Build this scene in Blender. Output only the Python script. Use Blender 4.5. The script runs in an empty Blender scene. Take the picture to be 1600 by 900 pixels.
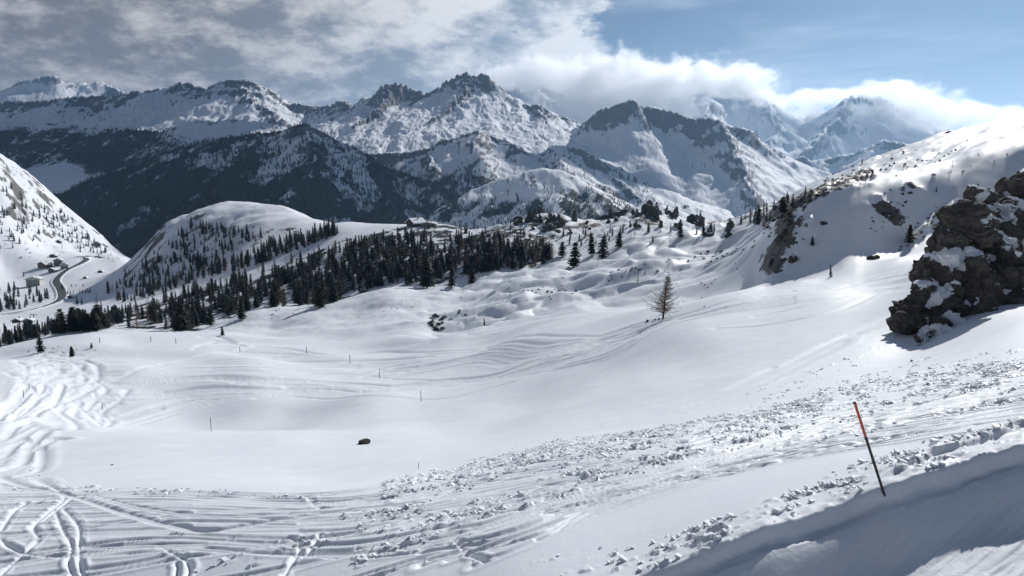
import bpy, math, random
import numpy as np
from mathutils import Vector, Matrix

random.seed(7); rng = np.random.default_rng(11)
SC = bpy.context.scene
COL = SC.collection

# ------------------------------------------------------------------ camera
F = 1164.0                       # focal length in pixels of the 1600 px wide photograph
PITCH = math.radians(8.3)        # camera looks down this much
cp, sp = math.cos(PITCH), math.sin(PITCH)
cam_d = bpy.data.cameras.new('camera'); cam = bpy.data.objects.new('camera', cam_d); COL.objects.link(cam)
cam_d.lens = 36.0 * F / 1600.0; cam_d.sensor_width = 36.0
cam_d.clip_start = 0.1; cam_d.clip_end = 60000.0
cam.location = (0, 0, 0); cam.rotation_euler = (math.pi/2 - PITCH, 0, 0)
SC.camera = cam

# ------------------------------------------------------------------ light
SUN_EL, SUN_AZ = math.radians(32.0), math.radians(35.0)     # azimuth measured from +Y towards +X
sd = Vector((math.sin(SUN_AZ)*math.cos(SUN_EL), math.cos(SUN_AZ)*math.cos(SUN_EL), math.sin(SUN_EL)))
sun_l = bpy.data.lights.new('sun', 'SUN'); sun_l.energy = 5.0; sun_l.angle = math.radians(0.53)
sun_l.color = (1.0, 0.97, 0.93)
sun = bpy.data.objects.new('sun', sun_l); COL.objects.link(sun)
sun.rotation_euler = (-sd).to_track_quat('-Z', 'Y').to_euler()
SC.view_settings.view_transform = 'Standard'; SC.view_settings.look = 'None'
SC.view_settings.exposure = -0.22; SC.view_settings.gamma = 1.0
SC.render.engine = 'CYCLES'
SC.cycles.max_bounces = 5; SC.cycles.diffuse_bounces = 1; SC.cycles.glossy_bounces = 1
SC.cycles.transmission_bounces = 2; SC.cycles.volume_bounces = 3; SC.cycles.transparent_max_bounces = 8
SC.cycles.use_denoising = True

class NT:
    """tiny node-tree writer"""
    def __init__(s, tree): s.t = tree; tree.nodes.clear()
    def n(s, typ, props=None, **ins):
        nd = s.t.nodes.new(typ)
        for k, v in (props or {}).items(): setattr(nd, k, v)
        for k, v in ins.items():
            key = int(k[1:]) if k[0] == 'i' and k[1:].isdigit() else k.replace('_', ' ')
            s.set(nd.inputs[key], v)
        return nd
    def set(s, sock, v):
        if isinstance(v, bpy.types.NodeSocket): s.t.links.new(v, sock)
        elif isinstance(v, bpy.types.Node): s.t.links.new(v.outputs[0], sock)
        else: sock.default_value = v
    def m(s, op, a, b=0.0, c=None, clamp=False):
        nd = s.t.nodes.new('ShaderNodeMath'); nd.operation = op; nd.use_clamp = clamp
        s.set(nd.inputs[0], a); s.set(nd.inputs[1], b)
        if c is not None: s.set(nd.inputs[2], c)
        return nd.outputs[0]
    def vm(s, op, a, b=(0, 0, 0), **k):
        nd = s.t.nodes.new('ShaderNodeVectorMath'); nd.operation = op
        s.set(nd.inputs[0], a); s.set(nd.inputs[1], b); return nd.outputs[0]
    def mix(s, f, a, b):
        nd = s.t.nodes.new('ShaderNodeMix'); nd.data_type = 'RGBA'
        s.set(nd.inputs[0], f); s.set(nd.inputs[6], a); s.set(nd.inputs[7], b); return nd.outputs[2]
    def ramp(s, v, a, b, lo=0.0, hi=1.0, smooth=True):
        nd = s.t.nodes.new('ShaderNodeMapRange'); nd.interpolation_type = 'SMOOTHSTEP' if smooth else 'LINEAR'
        s.set(nd.inputs[0], v); s.set(nd.inputs[1], a); s.set(nd.inputs[2], b); s.set(nd.inputs[3], lo); s.set(nd.inputs[4], hi)
        return nd.outputs[0]
    def noise(s, vec, scale, detail=4.0, rough=0.5, dist=0.0, dim='3D'):
        nd = s.t.nodes.new('ShaderNodeTexNoise'); nd.noise_dimensions = dim
        s.set(nd.inputs['Vector'], vec); nd.inputs['Scale'].default_value = scale
        nd.inputs['Detail'].default_value = detail; nd.inputs['Roughness'].default_value = rough
        nd.inputs['Distortion'].default_value = dist
        return nd.outputs[0]

world = bpy.data.worlds.new('World'); SC.world = world; world.use_nodes = True
def build_world():
    w = NT(world.node_tree)
    tc = w.n('ShaderNodeTexCoord').outputs['Generated']
    sky = w.n('ShaderNodeTexSky', dict(sky_type='NISHITA', sun_disc=False, sun_elevation=SUN_EL, sun_rotation=SUN_AZ,
                                       altitude=2200.0, air_density=1.0, dust_density=0.4, ozone_density=2.2))
    skyc = w.vm('SCALE', sky.outputs[0]); skyc.node.inputs[3].default_value = 0.050
    sep = w.n('ShaderNodeSeparateXYZ', None, Vector=tc); x, y, z = sep.outputs
    zz = w.m('MAXIMUM', z, 0.0)
    # clouds: noise on the view direction, flattened towards the horizon; clear overhead and behind
    k = w.m('DIVIDE', 1.0, w.m('ADD', zz, 0.55))
    dv = w.n('ShaderNodeCombineXYZ', None, X=w.m('MULTIPLY', x, k), Y=w.m('MULTIPLY', y, k), Z=w.m('MULTIPLY', z, 1.9)).outputs[0]
    n1 = w.noise(dv, 3.4, 12.0, 0.62, 0.0)
    n2 = w.noise(w.vm('ADD', dv, (7.35, 2.1, 0.3)), 8.5, 10.0, 0.66, 0.0)
    n3 = w.noise(w.vm('ADD', dv, (1.7, 9.1, 3.4)), 4.6, 8.0, 0.60, 0.0)
    side = w.m('ADD', w.m('MULTIPLY', x, -1.0), w.m('MULTIPLY', y, 0.03))
    cover = w.ramp(side, -0.22, 0.14, -0.13, 0.36)
    cover = w.m('ADD', cover, w.m('ADD', w.ramp(z, 0.22, 0.6, 0.0, -0.42), w.ramp(y, 0.3, -0.3, 0.0, -0.25)))
    dens = w.m('ADD', w.m('ADD', w.m('MULTIPLY', n1, 0.72), w.m('MULTIPLY', n2, 0.28)), cover)
    mask = w.ramp(dens, 0.50, 0.585)
    thick = w.ramp(w.m('ADD', w.m('MULTIPLY', n2, 0.85), w.m('MULTIPLY', n3, 0.75)), 0.66, 0.94)
    dark = w.ramp(side, -0.05, 0.55)
    lit = w.mix(dark, (0.95, 0.97, 1.0, 1), (0.67, 0.66, 0.68, 1))
    shd = w.mix(dark, (0.32, 0.39, 0.50, 1), (0.20, 0.21, 0.24, 1))
    cc = w.mix(thick, shd, lit)
    wv = w.n('ShaderNodeCombineXYZ', None, X=w.m('MULTIPLY', w.m('ADD', w.m('MULTIPLY', x, k), w.m('MULTIPLY', z, 0.8)), 1.0), Y=w.m('MULTIPLY', y, 0.8), Z=w.m('MULTIPLY', z, 9.0)).outputs[0]
    wn = w.noise(wv, 1.5, 7.0, 0.55, 0.4)
    wisp = w.m('MULTIPLY', w.ramp(wn, 0.43, 0.68, 0.0, 0.7), w.ramp(z, 0.3, 0.7, 1.0, 0.1))
    hz = w.ramp(z, 0.02, 0.16, 0.32, 0.0)
    c1 = w.mix(w.m('MAXIMUM', wisp, hz), skyc, (0.66, 0.76, 0.88, 1))
    c2 = w.mix(mask, c1, cc)
    bg = w.n('ShaderNodeBackground', None, Color=c2); bg.inputs[1].default_value = 1.0
    out = w.n('ShaderNodeOutputWorld', None, Surface=bg)
build_world()

# ------------------------------------------------------------------ pixel <-> world helpers
def uvT(u, v):
    """photo pixel -> (q, T): world direction (q, 1, T)"""
    a = (np.asarray(v, float) - 450.0) / F
    f = 1.0 / (cp + a * sp)             # forward scale so that world y == 1
    T = -(a * cp - sp * -1.0) * f if False else -(sp + a * cp) * f
    # camera space (x, down, fwd) = (cx, a, 1); world y = cp*1 - a*sp ; world z = -(sp*1 + a*cp)
    wy = cp - a * sp; wz = -(sp + a * cp)
    return (np.asarray(u, float) - 800.0) / F / wy, wz / wy
def Tuv(q, T):
    fwd = cp - T * sp; down = -T * cp - sp
    return 800.0 + F * q / fwd, 450.0 + F * down / fwd
def at(u, v, Y):
    q, T = uvT(u, v); return Vector((float(q) * Y, Y, float(T) * Y))

# ------------------------------------------------------------------ numpy noise
_perm = np.random.default_rng(5).permutation(256); _perm = np.concatenate([_perm, _perm, _perm])
_ang = np.random.default_rng(6).random(256) * 2 * np.pi
_gx, _gy = np.cos(_ang), np.sin(_ang)
def perlin(x, y, seed=0):
    x = np.asarray(x, float) + seed * 37.17; y = np.asarray(y, float) + seed * 11.73
    xf, yf = np.floor(x), np.floor(y); xi, yi = xf.astype(np.int64) & 255, yf.astype(np.int64) & 255
    x = x - xf; y = y - yf
    u = x*x*x*(x*(x*6-15)+10); v = y*y*y*(y*(y*6-15)+10)
    def g(ix, iy, dx, dy):
        h = _perm[_perm[ix & 255] + (iy & 255)]; return _gx[h]*dx + _gy[h]*dy
    a = g(xi, yi, x, y); b = g(xi+1, yi, x-1, y); c = g(xi, yi+1, x, y-1); d = g(xi+1, yi+1, x-1, y-1)
    return (a + u*(b-a) + v*((c + u*(d-c)) - (a + u*(b-a)))) * 1.41
def fbm(x, y, oct=4, seed=0, gain=0.5, lac=2.03):
    s = 0; a = 1.0; t = 0
    for i in range(oct):
        s = s + a * perlin(x, y, seed + i * 3); t += a; a *= gain; x = x * lac; y = y * lac
    return s / t
def ridged(x, y, oct=4, seed=0, gain=0.55, lac=2.1):
    s = 0; a = 1.0; t = 0
    for i in range(oct):
        s = s + a * (1 - 2*np.abs(perlin(x, y, seed + i * 3))); t += a; a *= gain; x = x * lac; y = y * lac
    return s / t
def worley(x, y, seed=0):
    """distance to nearest jittered point and that cell's random value"""
    xf, yf = np.floor(x).astype(np.int64), np.floor(y).astype(np.int64)
    best = np.full(np.shape(x), 9.0); val = np.zeros(np.shape(x))
    for i in (-1, 0, 1):
        for j in (-1, 0, 1):
            cx, cy = xf + i, yf + j
            h = _perm[_perm[(cx + seed) & 255] + ((cy + seed*7) & 255)]
            h2 = _perm[h + 91]; h3 = _perm[h2 + 57]
            d = np.hypot(cx + 0.15 + 0.7*h/255.0 - x, cy + 0.15 + 0.7*h2/255.0 - y)
            m = d < best; best = np.where(m, d, best); val = np.where(m, h3/255.0, val)
    return best, val
def sstep(a, b, x):
    t = np.clip((x - a) / (b - a), 0, 1); return t*t*(3 - 2*t)

# ------------------------------------------------------------------ mesh helpers
def tag(o, label=None, cat=None, group=None, kind=None):
    if label: o['label'] = label
    if cat: o['category'] = cat
    if group: o['group'] = group
    if kind: o['kind'] = kind
    return o
def fast_mesh(name, co, faces4, mats, smooth=True, attrs=None, faces_are_tris=False):
    me = bpy.data.meshes.new(name); co = np.asarray(co, np.float32); fa = np.asarray(faces4, np.int32)
    k = fa.shape[1]
    me.vertices.add(len(co)); me.vertices.foreach_set('co', co.ravel())
    me.loops.add(fa.size); me.loops.foreach_set('vertex_index', fa.ravel())
    me.polygons.add(len(fa)); me.polygons.foreach_set('loop_start', np.arange(0, fa.size, k, dtype=np.int32))
    me.polygons.foreach_set('use_smooth', np.full(len(fa), smooth, bool))
    for m in (mats if isinstance(mats, (list, tuple)) else [mats]): me.materials.append(m)
    for nm, a in (attrs or {}).items():
        at_ = me.attributes.new(nm, 'FLOAT', 'POINT'); at_.data.foreach_set('value', np.asarray(a, np.float32).ravel())
    me.update(calc_edges=True); me.validate()
    return me
def link(name, me, parent=None, loc=None):
    o = bpy.data.objects.new(name, me); COL.objects.link(o)
    if parent is not None: o.parent = parent
    if loc is not None: o.location = loc
    return o
def grid_faces(nr, nc):
    r, c = np.meshgrid(np.arange(nr-1), np.arange(nc-1), indexing='ij'); i = (r*nc + c).ravel()
    return np.stack([i, i+1, i+nc+1, i+nc], 1)

class Sheet:
    """a height field sampled on a fan of bearings (q = x/y) and distances Y"""
    def __init__(s, q, Y, Z):
        s.q, s.Y = q, Y; s.Q, s.YY = np.meshgrid(q, Y); s.X = s.Q * s.YY; s.Z = Z
    def pick(s, u, v):
        """first point of the surface on the sight line through photo pixel (u, v)"""
        q, T = uvT(u, v); q = float(q); T = float(T)
        j = float(np.interp(q, s.q, np.arange(len(s.q)))); j0 = min(int(j), len(s.q)-2); t = j - j0
        zc = s.Z[:, j0]*(1-t) + s.Z[:, j0+1]*t; Tc = zc / s.Y
        w = np.nonzero(Tc >= T)[0]
        if len(w) == 0: i = int(np.argmax(Tc)); return Vector((q*s.Y[i], s.Y[i], zc[i]))
        i = w[0]
        if i == 0: return Vector((q*s.Y[0], s.Y[0], zc[0]))
        a = (T - Tc[i-1]) / max(Tc[i] - Tc[i-1], 1e-9); Y = s.Y[i-1] + a*(s.Y[i]-s.Y[i-1])
        return Vector((q*Y, Y, float(np.interp(Y, s.Y, zc))))
    def z(s, x, y):
        """height at world x, y (arrays)"""
        x = np.asarray(x, float); y = np.asarray(y, float)
        j = np.interp(x / y, s.q, np.arange(len(s.q))); i = np.interp(y, s.Y, np.arange(len(s.Y)))
        j0 = np.minimum(j.astype(int), len(s.q)-2); i0 = np.minimum(i.astype(int), len(s.Y)-2); tj = j-j0; ti = i-i0
        Z = s.Z
        return (Z[i0, j0]*(1-tj)+Z[i0, j0+1]*tj)*(1-ti) + (Z[i0+1, j0]*(1-tj)+Z[i0+1, j0+1]*tj)*ti
    def mesh(s, name, mats, attrs=None):
        co = np.stack([s.X, s.YY, s.Z], -1).reshape(-1, 3)
        return fast_mesh(name, co, grid_faces(len(s.Y), len(s.q)), mats, True, attrs)

def rbf_surface(pts, qs, Ys, QS=2.4, lam=2e-4, coarse=(90, 110)):
    """thin-plate surface T(q, ln Y) through control points (u, v, Y)"""
    P = np.array(pts, float); q, T = uvT(P[:, 0], P[:, 1]); S = np.log(P[:, 2]); A = np.stack([q*QS, S], 1)
    def K(a, b):
        r2 = ((a[:, None, :] - b[None, :, :])**2).sum(-1); return 0.5*r2*np.log(r2 + 1e-9)
    n = len(A); M = np.zeros((n+3, n+3)); M[:n, :n] = K(A, A) + lam*np.eye(n)
    M[:n, n] = 1; M[:n, n+1:] = A; M[n, :n] = 1; M[n+1:, :n] = A.T
    w = np.linalg.solve(M, np.concatenate([T, [0, 0, 0]]))
    qc = np.linspace(qs[0], qs[-1], coarse[0]); sc = np.linspace(np.log(Ys[0]), np.log(Ys[-1]), coarse[1])
    G = np.stack(np.meshgrid(qc*QS, sc), -1).reshape(-1, 2)
    V = (K(G, A) @ w[:n] + w[n] + G @ w[n+1:]).reshape(len(sc), len(qc))
    # bicubic up-sampling (Catmull-Rom)
    def up(V, xc, x):
        t = np.interp(x, xc, np.arange(len(xc))); i = np.clip(t.astype(int), 0, len(xc)-2); f = t - i
        Vp = np.concatenate([2*V[:, :1]-V[:, 1:2], V, 2*V[:, -1:]-V[:, -2:-1]], 1)
        p0, p1, p2, p3 = Vp[:, i], Vp[:, i+1], Vp[:, i+2], Vp[:, i+3]
        return 0.5*(2*p1 + (p2-p0)*f + (2*p0-5*p1+4*p2-p3)*f*f + (3*p1-p0-3*p2+p3)*f**3)
    V = up(V, qc, qs); V = up(V.T, sc, np.log(Ys)).T
    return V * Ys[:, None]

def rows(*segs):
    """distance rows, each segment (Y0, Y1, n) spaced geometrically"""
    out = []
    for a, b, n in segs: out.append(np.geomspace(a, b, n, endpoint=False))
    out.append([segs[-1][1]]); return np.concatenate(out)

def snow_nodes(w, pos, tint=(0.80, 0.83, 0.88, 1)):
    return tint
def new_mat(name):
    m = bpy.data.materials.new(name); m.use_nodes = True; return m, NT(m.node_tree)
def mat_snow_near():
    m, w = new_mat('near_snow')
    pos = w.n('ShaderNodeNewGeometry').outputs['Position']
    n1 = w.noise(pos, 0.35, 4.0, 0.5); n2 = w.noise(pos, 6.0, 5.0, 0.65); n3 = w.noise(pos, 40.0, 3.0, 0.6)
    col = w.mix(w.ramp(n1, 0.35, 0.7), (0.76, 0.80, 0.86, 1), (0.81, 0.845, 0.89, 1))
    ra = w.n('ShaderNodeAttribute', dict(attribute_name='rock')).outputs['Fac']; nz = w.n('ShaderNodeSeparateXYZ', None, Vector=w.n('ShaderNodeNewGeometry').outputs['Normal']).outputs[2]
    rn = w.noise(pos, 0.28, 7.0, 0.66); rf = w.ramp(w.m('ADD', w.m('SUBTRACT', ra, w.m('MULTIPLY', nz, 0.35)), w.m('MULTIPLY', w.m('SUBTRACT', rn, 0.5), 2.0)), 0.30, 0.42)
    rf = w.m('MULTIPLY', rf, w.ramp(ra, 0.05, 0.25)); rc = w.mix(w.ramp(n2, 0.35, 0.65), (0.055, 0.050, 0.046, 1), (0.16, 0.145, 0.125, 1)); col = w.mix(rf, col, rc)
    hgt = w.m('ADD', w.m('MULTIPLY', n2, 0.02), w.m('MULTIPLY', n3, 0.005))
    b = w.n('ShaderNodeBump', None, Height=hgt); b.inputs['Strength'].default_value = 0.6; b.inputs['Distance'].default_value = 1.0
    p = w.n('ShaderNodeBsdfPrincipled', None, Base_Color=col, Roughness=0.55, Normal=b)
    p.inputs['Specular IOR Level'].default_value = 0.25
    w.n('ShaderNodeOutputMaterial', None, Surface=p); return m
def mat_terrain(name, rock_a, rock_b, s0, s1, scale, noise_amp=0.25, forest=None, snow=(0.80, 0.83, 0.88, 1), crag=False):
    """snow on gentle ground, rock where the ground is steep; a forest attribute darkens the woodland floor"""
    m, w = new_mat(name)
    ge = w.n('ShaderNodeNewGeometry'); pos = ge.outputs['Position']; nz = w.n('ShaderNodeSeparateXYZ', None, Vector=ge.outputs['Normal']).outputs[2]
    n1 = w.noise(pos, scale, 8.0, 0.62); n2 = w.noise(pos, scale*5.3, 5.0, 0.65)
    lay = w.m('ADD', w.m('MULTIPLY', w.noise(w.vm('MULTIPLY', w.vm('ADD', pos, w.vm('SCALE', w.n('ShaderNodeTexNoise', None, Vector=pos, Scale=scale*0.5).outputs[1])), (0.30, 0.30, 2.4)), scale*2.4, 5.0, 0.6), 0.5), w.m('MULTIPLY', w.noise(w.vm('MULTIPLY', pos, (1.0, 0.30, 0.22)), scale*3.4, 5.0, 0.6, 0.4), 0.5))
    t = w.m('ADD', nz, w.m('MULTIPLY', w.m('SUBTRACT', w.m('ADD', w.m('MULTIPLY', n1, 0.40), w.m('MULTIPLY', lay, 0.60)), 0.5), noise_amp*2))
    t = w.m('ADD', t, w.m('MULTIPLY', w.m('SUBTRACT', n2, 0.5), noise_amp*0.55))
    if crag: t = w.m('SUBTRACT', t, w.n('ShaderNodeAttribute', dict(attribute_name='crag')).outputs['Fac'])
    snowf = w.ramp(t, s0, s1)
    rock = w.mix(w.ramp(n2, 0.3, 0.7), rock_a, rock_b)
    col = w.mix(snowf, rock, snow)
    if forest:
        fa = w.n('ShaderNodeAttribute', dict(attribute_name='forest')).outputs['Fac']
        sv = w.vm('MULTIPLY', pos, (1.0, 0.55, 0.55))
        fn = w.noise(sv, forest, 6.0, 0.7)
        big = w.noise(pos, forest*0.12, 3.0, 0.5)
        ff = w.ramp(w.m('ADD', fa, w.m('MULTIPLY', w.m('SUBTRACT', w.m('ADD', fn, w.m('MULTIPLY', big, 0.5)), 0.75), 1.5)), 0.42, 0.58)
        col = w.mix(ff, col, (0.018, 0.024, 0.022, 1))
    b = w.n('ShaderNodeBump', None, Height=w.m('ADD', w.m('MULTIPLY', n1, 0.5/scale*0.12), w.m('MULTIPLY', n2, 0.5/scale*0.03)))
    b.inputs['Strength'].default_value = 0.55; b.inputs['Distance'].default_value = 1.0
    p = w.n('ShaderNodeBsdfPrincipled', None, Base_Color=col, Roughness=0.75, Normal=b); p.inputs['Specular IOR Level'].default_value = 0.15
    w.n('ShaderNodeOutputMaterial', None, Surface=p); return m

M_NEAR = mat_snow_near()
M_MID = mat_terrain('mid_snow_and_rock', (0.10, 0.095, 0.09, 1), (0.20, 0.19, 0.175, 1), 0.50, 0.62, 0.05, 0.20, forest=0.16, crag=True)
M_FAR = mat_terrain('mountain_snow_and_rock', (0.085, 0.09, 0.10, 1), (0.17, 0.17, 0.175, 1), 0.61, 0.69, 0.014, 0.27, forest=0.022, crag=True)
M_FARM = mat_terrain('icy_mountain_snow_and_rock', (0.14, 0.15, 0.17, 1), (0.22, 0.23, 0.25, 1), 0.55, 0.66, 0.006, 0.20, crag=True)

# ------------------------------------------------------------------ near snow slope (camera to about 600 m)
A_pts = [
 # right at the bottom and below the frame
 (1900, 1150, 7.6), (1600, 1100, 7.8), (1300, 1100, 7.9), (1000, 1100, 8.2), (700, 1100, 10.5), (400, 1100, 13), (0, 1100, 17), (-300, 1100, 19),
 (1900, 900, 10.4), (1600, 900, 10.7), (1300, 900, 11.5), (1010, 900, 12.8), (800, 900, 14.2), (600, 900, 16.5), (400, 900, 19), (200, 900, 22), (0, 900, 25), (-250, 900, 28),
 (1600, 700, 14.2), (1480, 738, 13.9), (1380, 765, 13.7), (1200, 820, 13.3), (1900, 620, 15.3),
 (1200, 765, 16), (1000, 765, 19), (800, 765, 23), (600, 765, 28), (400, 765, 33), (200, 765, 38), (0, 765, 43), (-250, 765, 48),
 (1600, 640, 19.5), (1400, 690, 18.5), (1200, 700, 23), (1000, 700, 29), (850, 705, 36), (700, 735, 38), (500, 750, 42),
 (1600, 600, 29), (1400, 640, 29), (1250, 650, 34), (1100, 660, 40), (1000, 670, 46),
 (1600, 560, 40), (1500, 580, 45), (1400, 590, 50), (1300, 600, 54), (1200, 610, 58), (1100, 620, 65),
 # rounded mound at lower left with its crest and the hollow behind
 (0, 740, 55), (150, 735, 52), (300, 730, 52), (450, 735, 50), (600, 715, 55),
 (0, 700, 72), (150, 695, 70), (300, 690, 72), (450, 690, 74), (600, 690, 76), (750, 680, 75),
 (100, 668, 90), (230, 667, 92), (330, 669, 94), (450, 676, 96), (560, 680, 95),
 (100, 672, 108), (230, 673, 110), (330, 674, 112), (450, 675, 114), (560, 664, 112),
 (0, 640, 110), (-250, 640, 115), (0, 610, 140), (150, 645, 140), (300, 655, 140), (450, 650, 140), (560, 630, 135), (650, 622, 143), (750, 615, 135),
 # gentle hollow in the middle
 (200, 597, 168), (400, 598, 166), (600, 600, 161), (750, 590, 160), (850, 640, 85), (900, 600, 105), (950, 560, 122), (800, 640, 100),
 (300, 555, 225), (450, 560, 220), (600, 565, 212), (750, 555, 200), (850, 540, 170),
 (0, 580, 170), (100, 560, 215), (200, 540, 245), (300, 530, 265), (420, 535, 265), (520, 545, 240), (600, 540, 240), (700, 532, 230), (800, 530, 205),
 # left crest of the field
 (-250, 555, 235), (0, 553, 235), (60, 532, 250), (140, 515, 270), (220, 516, 285), (300, 520, 295), (360, 518, 305),
 (-250, 640, 420), (0, 640, 420), (140, 620, 420), (300, 600, 430), (-250, 720, 640), (0, 720, 640), (300, 680, 640),
 # mounds in the middle distance
 (420, 505, 330), (480, 520, 290), (560, 520, 275), (640, 505, 280), (700, 522, 262), (760, 505, 270), (840, 500, 240), (930, 505, 190), (1035, 497, 150),
 (400, 480, 365), (480, 478, 365), (540, 465, 360), (600, 447, 360), (680, 452, 355), (740, 460, 350), (640, 478, 320), (560, 490, 325), (800, 475, 300), (870, 470, 285), (950, 475, 250), (1000, 470, 235),
 (400, 520, 450), (500, 520, 450), (600, 500, 450), (700, 490, 450), (780, 480, 450), (400, 600, 640), (600, 560, 640), (780, 520, 640),
 (770, 430, 395), (830, 425, 390), (880, 440, 330), (950, 445, 300), (850, 410, 410), (920, 405, 390), (980, 380, 410), (1000, 415, 330), (1080, 420, 310),
 (830, 440, 480), (900, 430, 480), (980, 410, 480), (830, 480, 640), (980, 450, 640),
 (1060, 372, 430), (1060, 395, 360), (1120, 365, 440), (1180, 350, 420), (1140, 395, 340), (1100, 400, 470), (1060, 410, 500), (1060, 450, 640), (1150, 420, 640),
 # broad lit apron to the right
 (1050, 540, 112), (1100, 480, 150), (1150, 460, 170), (1180, 448, 185), (1150, 520, 112), (1250, 560, 80), (1250, 500, 112), (1250, 455, 152), (1350, 431, 160), (1300, 470, 125),
 (1350, 540, 82), (1400, 500, 95), (1430, 545, 78), (1400, 450, 130), (1450, 400, 165), (1500, 350, 195), (1600, 320, 200), (1900, 300, 200), (1600, 500, 66), (1900, 480, 66),
 (1550, 450, 95), (1900, 560, 35),
 # foot of the shaded slope and the slope itself
 (1300, 424, 181), (1400, 375, 196), (1180, 442, 205), (1470, 335, 203), (1250, 425, 188), (1350, 399, 187), (1550, 300, 206), (1650, 270, 206),
 (1215, 350, 222), (1250, 329, 210), (1330, 308, 206), (1400, 290, 210), (1330, 422, 170), (1400, 402, 174), (1250, 441, 168), (1200, 452, 180), (1330, 365, 194.5), (1290, 372, 196), (1290, 318, 208), (1365, 350, 198), (1365, 299, 208), (1250, 380, 198), (1400, 335, 202), (1330, 296, 235), (1250, 325, 238), (1400, 280, 236), (1470, 258, 240), (1460, 272, 217), (1530, 250, 220), (1600, 228, 222), (1900, 130, 222), (1700, 195, 222),
 (1225, 335, 270), (1330, 293, 265), (1430, 262, 265), (1530, 228, 265), (1600, 212, 265), (1900, 125, 270),
 (1600, 268, 126), (1650, 245, 128), (1750, 215, 130), (1900, 190, 130), (1600, 290, 150), (1700, 262, 150), (1600, 350, 112), (1600, 420, 102), (1700, 350, 112),
 # crest of the right slope
 (1195, 335, 380), (1250, 300, 360), (1300, 278, 350), (1380, 245, 345), (1440, 222, 345), (1490, 206, 345), (1560, 192, 350), (1600, 184, 350), (1900, 110, 350),
 (1250, 340, 460), (1400, 290, 460), (1600, 240, 460), (1900, 190, 460), (1250, 420, 640), (1400, 380, 640), (1600, 330, 640), (1900, 300, 640),
]
qA = np.linspace(-0.80, 0.80, 900)
YA = rows((8.0, 11, 30), (11, 20, 175), (20, 45, 225), (45, 100, 125), (100, 290, 245), (290, 480, 90), (480, 640, 5))
ZA = rbf_surface(A_pts, qA, YA, coarse=(110, 150))
A = Sheet(qA, YA, ZA)

# ------------------------------------------------------------------ middle ground: forest slope, hut ridge, domed hill, valley
B_pts = [
 (-250, 600, 330), (0, 575, 360), (150, 560, 360), (300, 550, 370), (450, 540, 380), (600, 520, 390), (750, 480, 400), (900, 460, 420), (1050, 440, 430), (1200, 430, 440), (1500, 430, 440),
 (-250, 545, 430), (0, 530, 450), (150, 512, 460), (300, 500, 470), (450, 480, 470), (600, 450, 470), (750, 425, 470), (850, 410, 480), (950, 400, 480),
 (-250, 530, 620), (0, 512, 640), (150, 497, 620), (250, 470, 640), (350, 445, 640), (450, 420, 620), (550, 400, 590), (650, 395, 560), (750, 385, 550),
 (-250, 500, 850), (0, 500, 850), (60, 488, 880), (150, 484, 740), (200, 472, 780), (300, 440, 800), (400, 400, 760), (500, 375, 700), (560, 357, 700), (620, 357, 660), (700, 362, 620),
 (520, 354, 730), (590, 351, 720), (650, 351, 690), (700, 352, 680),
 (0, 470, 1050), (100, 460, 1080), (170, 450, 1000), (230, 430, 950), (330, 400, 900), (430, 365, 860), (480, 356, 850),
 (0, 440, 1250), (60, 435, 1280), (120, 430, 1270), (180, 425, 1150), (220, 400, 1080), (300, 365, 1000), (400, 345, 930), (470, 345, 900),
 (150, 405, 1500), (190, 403, 1450), (120, 400, 1480), (60, 410, 1400), (0, 405, 1400), (-250, 380, 1400),
 (240, 370, 1130), (270, 345, 1120), (330, 322, 1090), (380, 317, 1080), (430, 322, 1060), (480, 338, 1010), (520, 350, 900),
 (180, 425, 1300), (250, 430, 1400), (330, 400, 1400), (400, 380, 1400), (500, 400, 1250), (600, 400, 1000), (700, 400, 950),
 (0, 350, 1500), (-250, 250, 1500), (60, 370, 1600), (100, 385, 1650), (150, 396, 1700),
 (-250, 170, 1700), (0, 256, 1720), (40, 283, 1780), (80, 313, 1830), (120, 343, 1870), (160, 372, 1900), (195, 400, 1950),
 (-250, 260, 2300), (0, 330, 2300), (100, 390, 2300), (200, 440, 2300), (350, 450, 2300), (600, 500, 2300), (900, 520, 2300), (1200, 500, 2300), (1600, 500, 2300),
 (750, 365, 600), (820, 345, 610), (860, 335, 610), (900, 345, 610), (950, 345, 600), (1000, 330, 600), (1050, 338, 590), (1100, 350, 580), (1150, 345, 570), (1200, 325, 560), (1300, 330, 560),
 (850, 372, 540), (950, 372, 520), (1050, 365, 520), (780, 388, 500), (1100, 385, 500),
 (750, 395, 760), (850, 390, 760), (1000, 390, 760), (1150, 390, 760), (1500, 400, 760), (900, 440, 1200), (1200, 440, 1200), (600, 440, 1500),
]
qB = np.linspace(-0.80, 0.42, 560)
YB = rows((360, 500, 55), (500, 760, 80), (760, 1150, 70), (1150, 1500, 40), (1500, 2000, 40), (2000, 2300, 5))
ZB = rbf_surface(B_pts, qB, YB, coarse=(110, 130))
B = Sheet(qB, YB, ZB)

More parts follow.
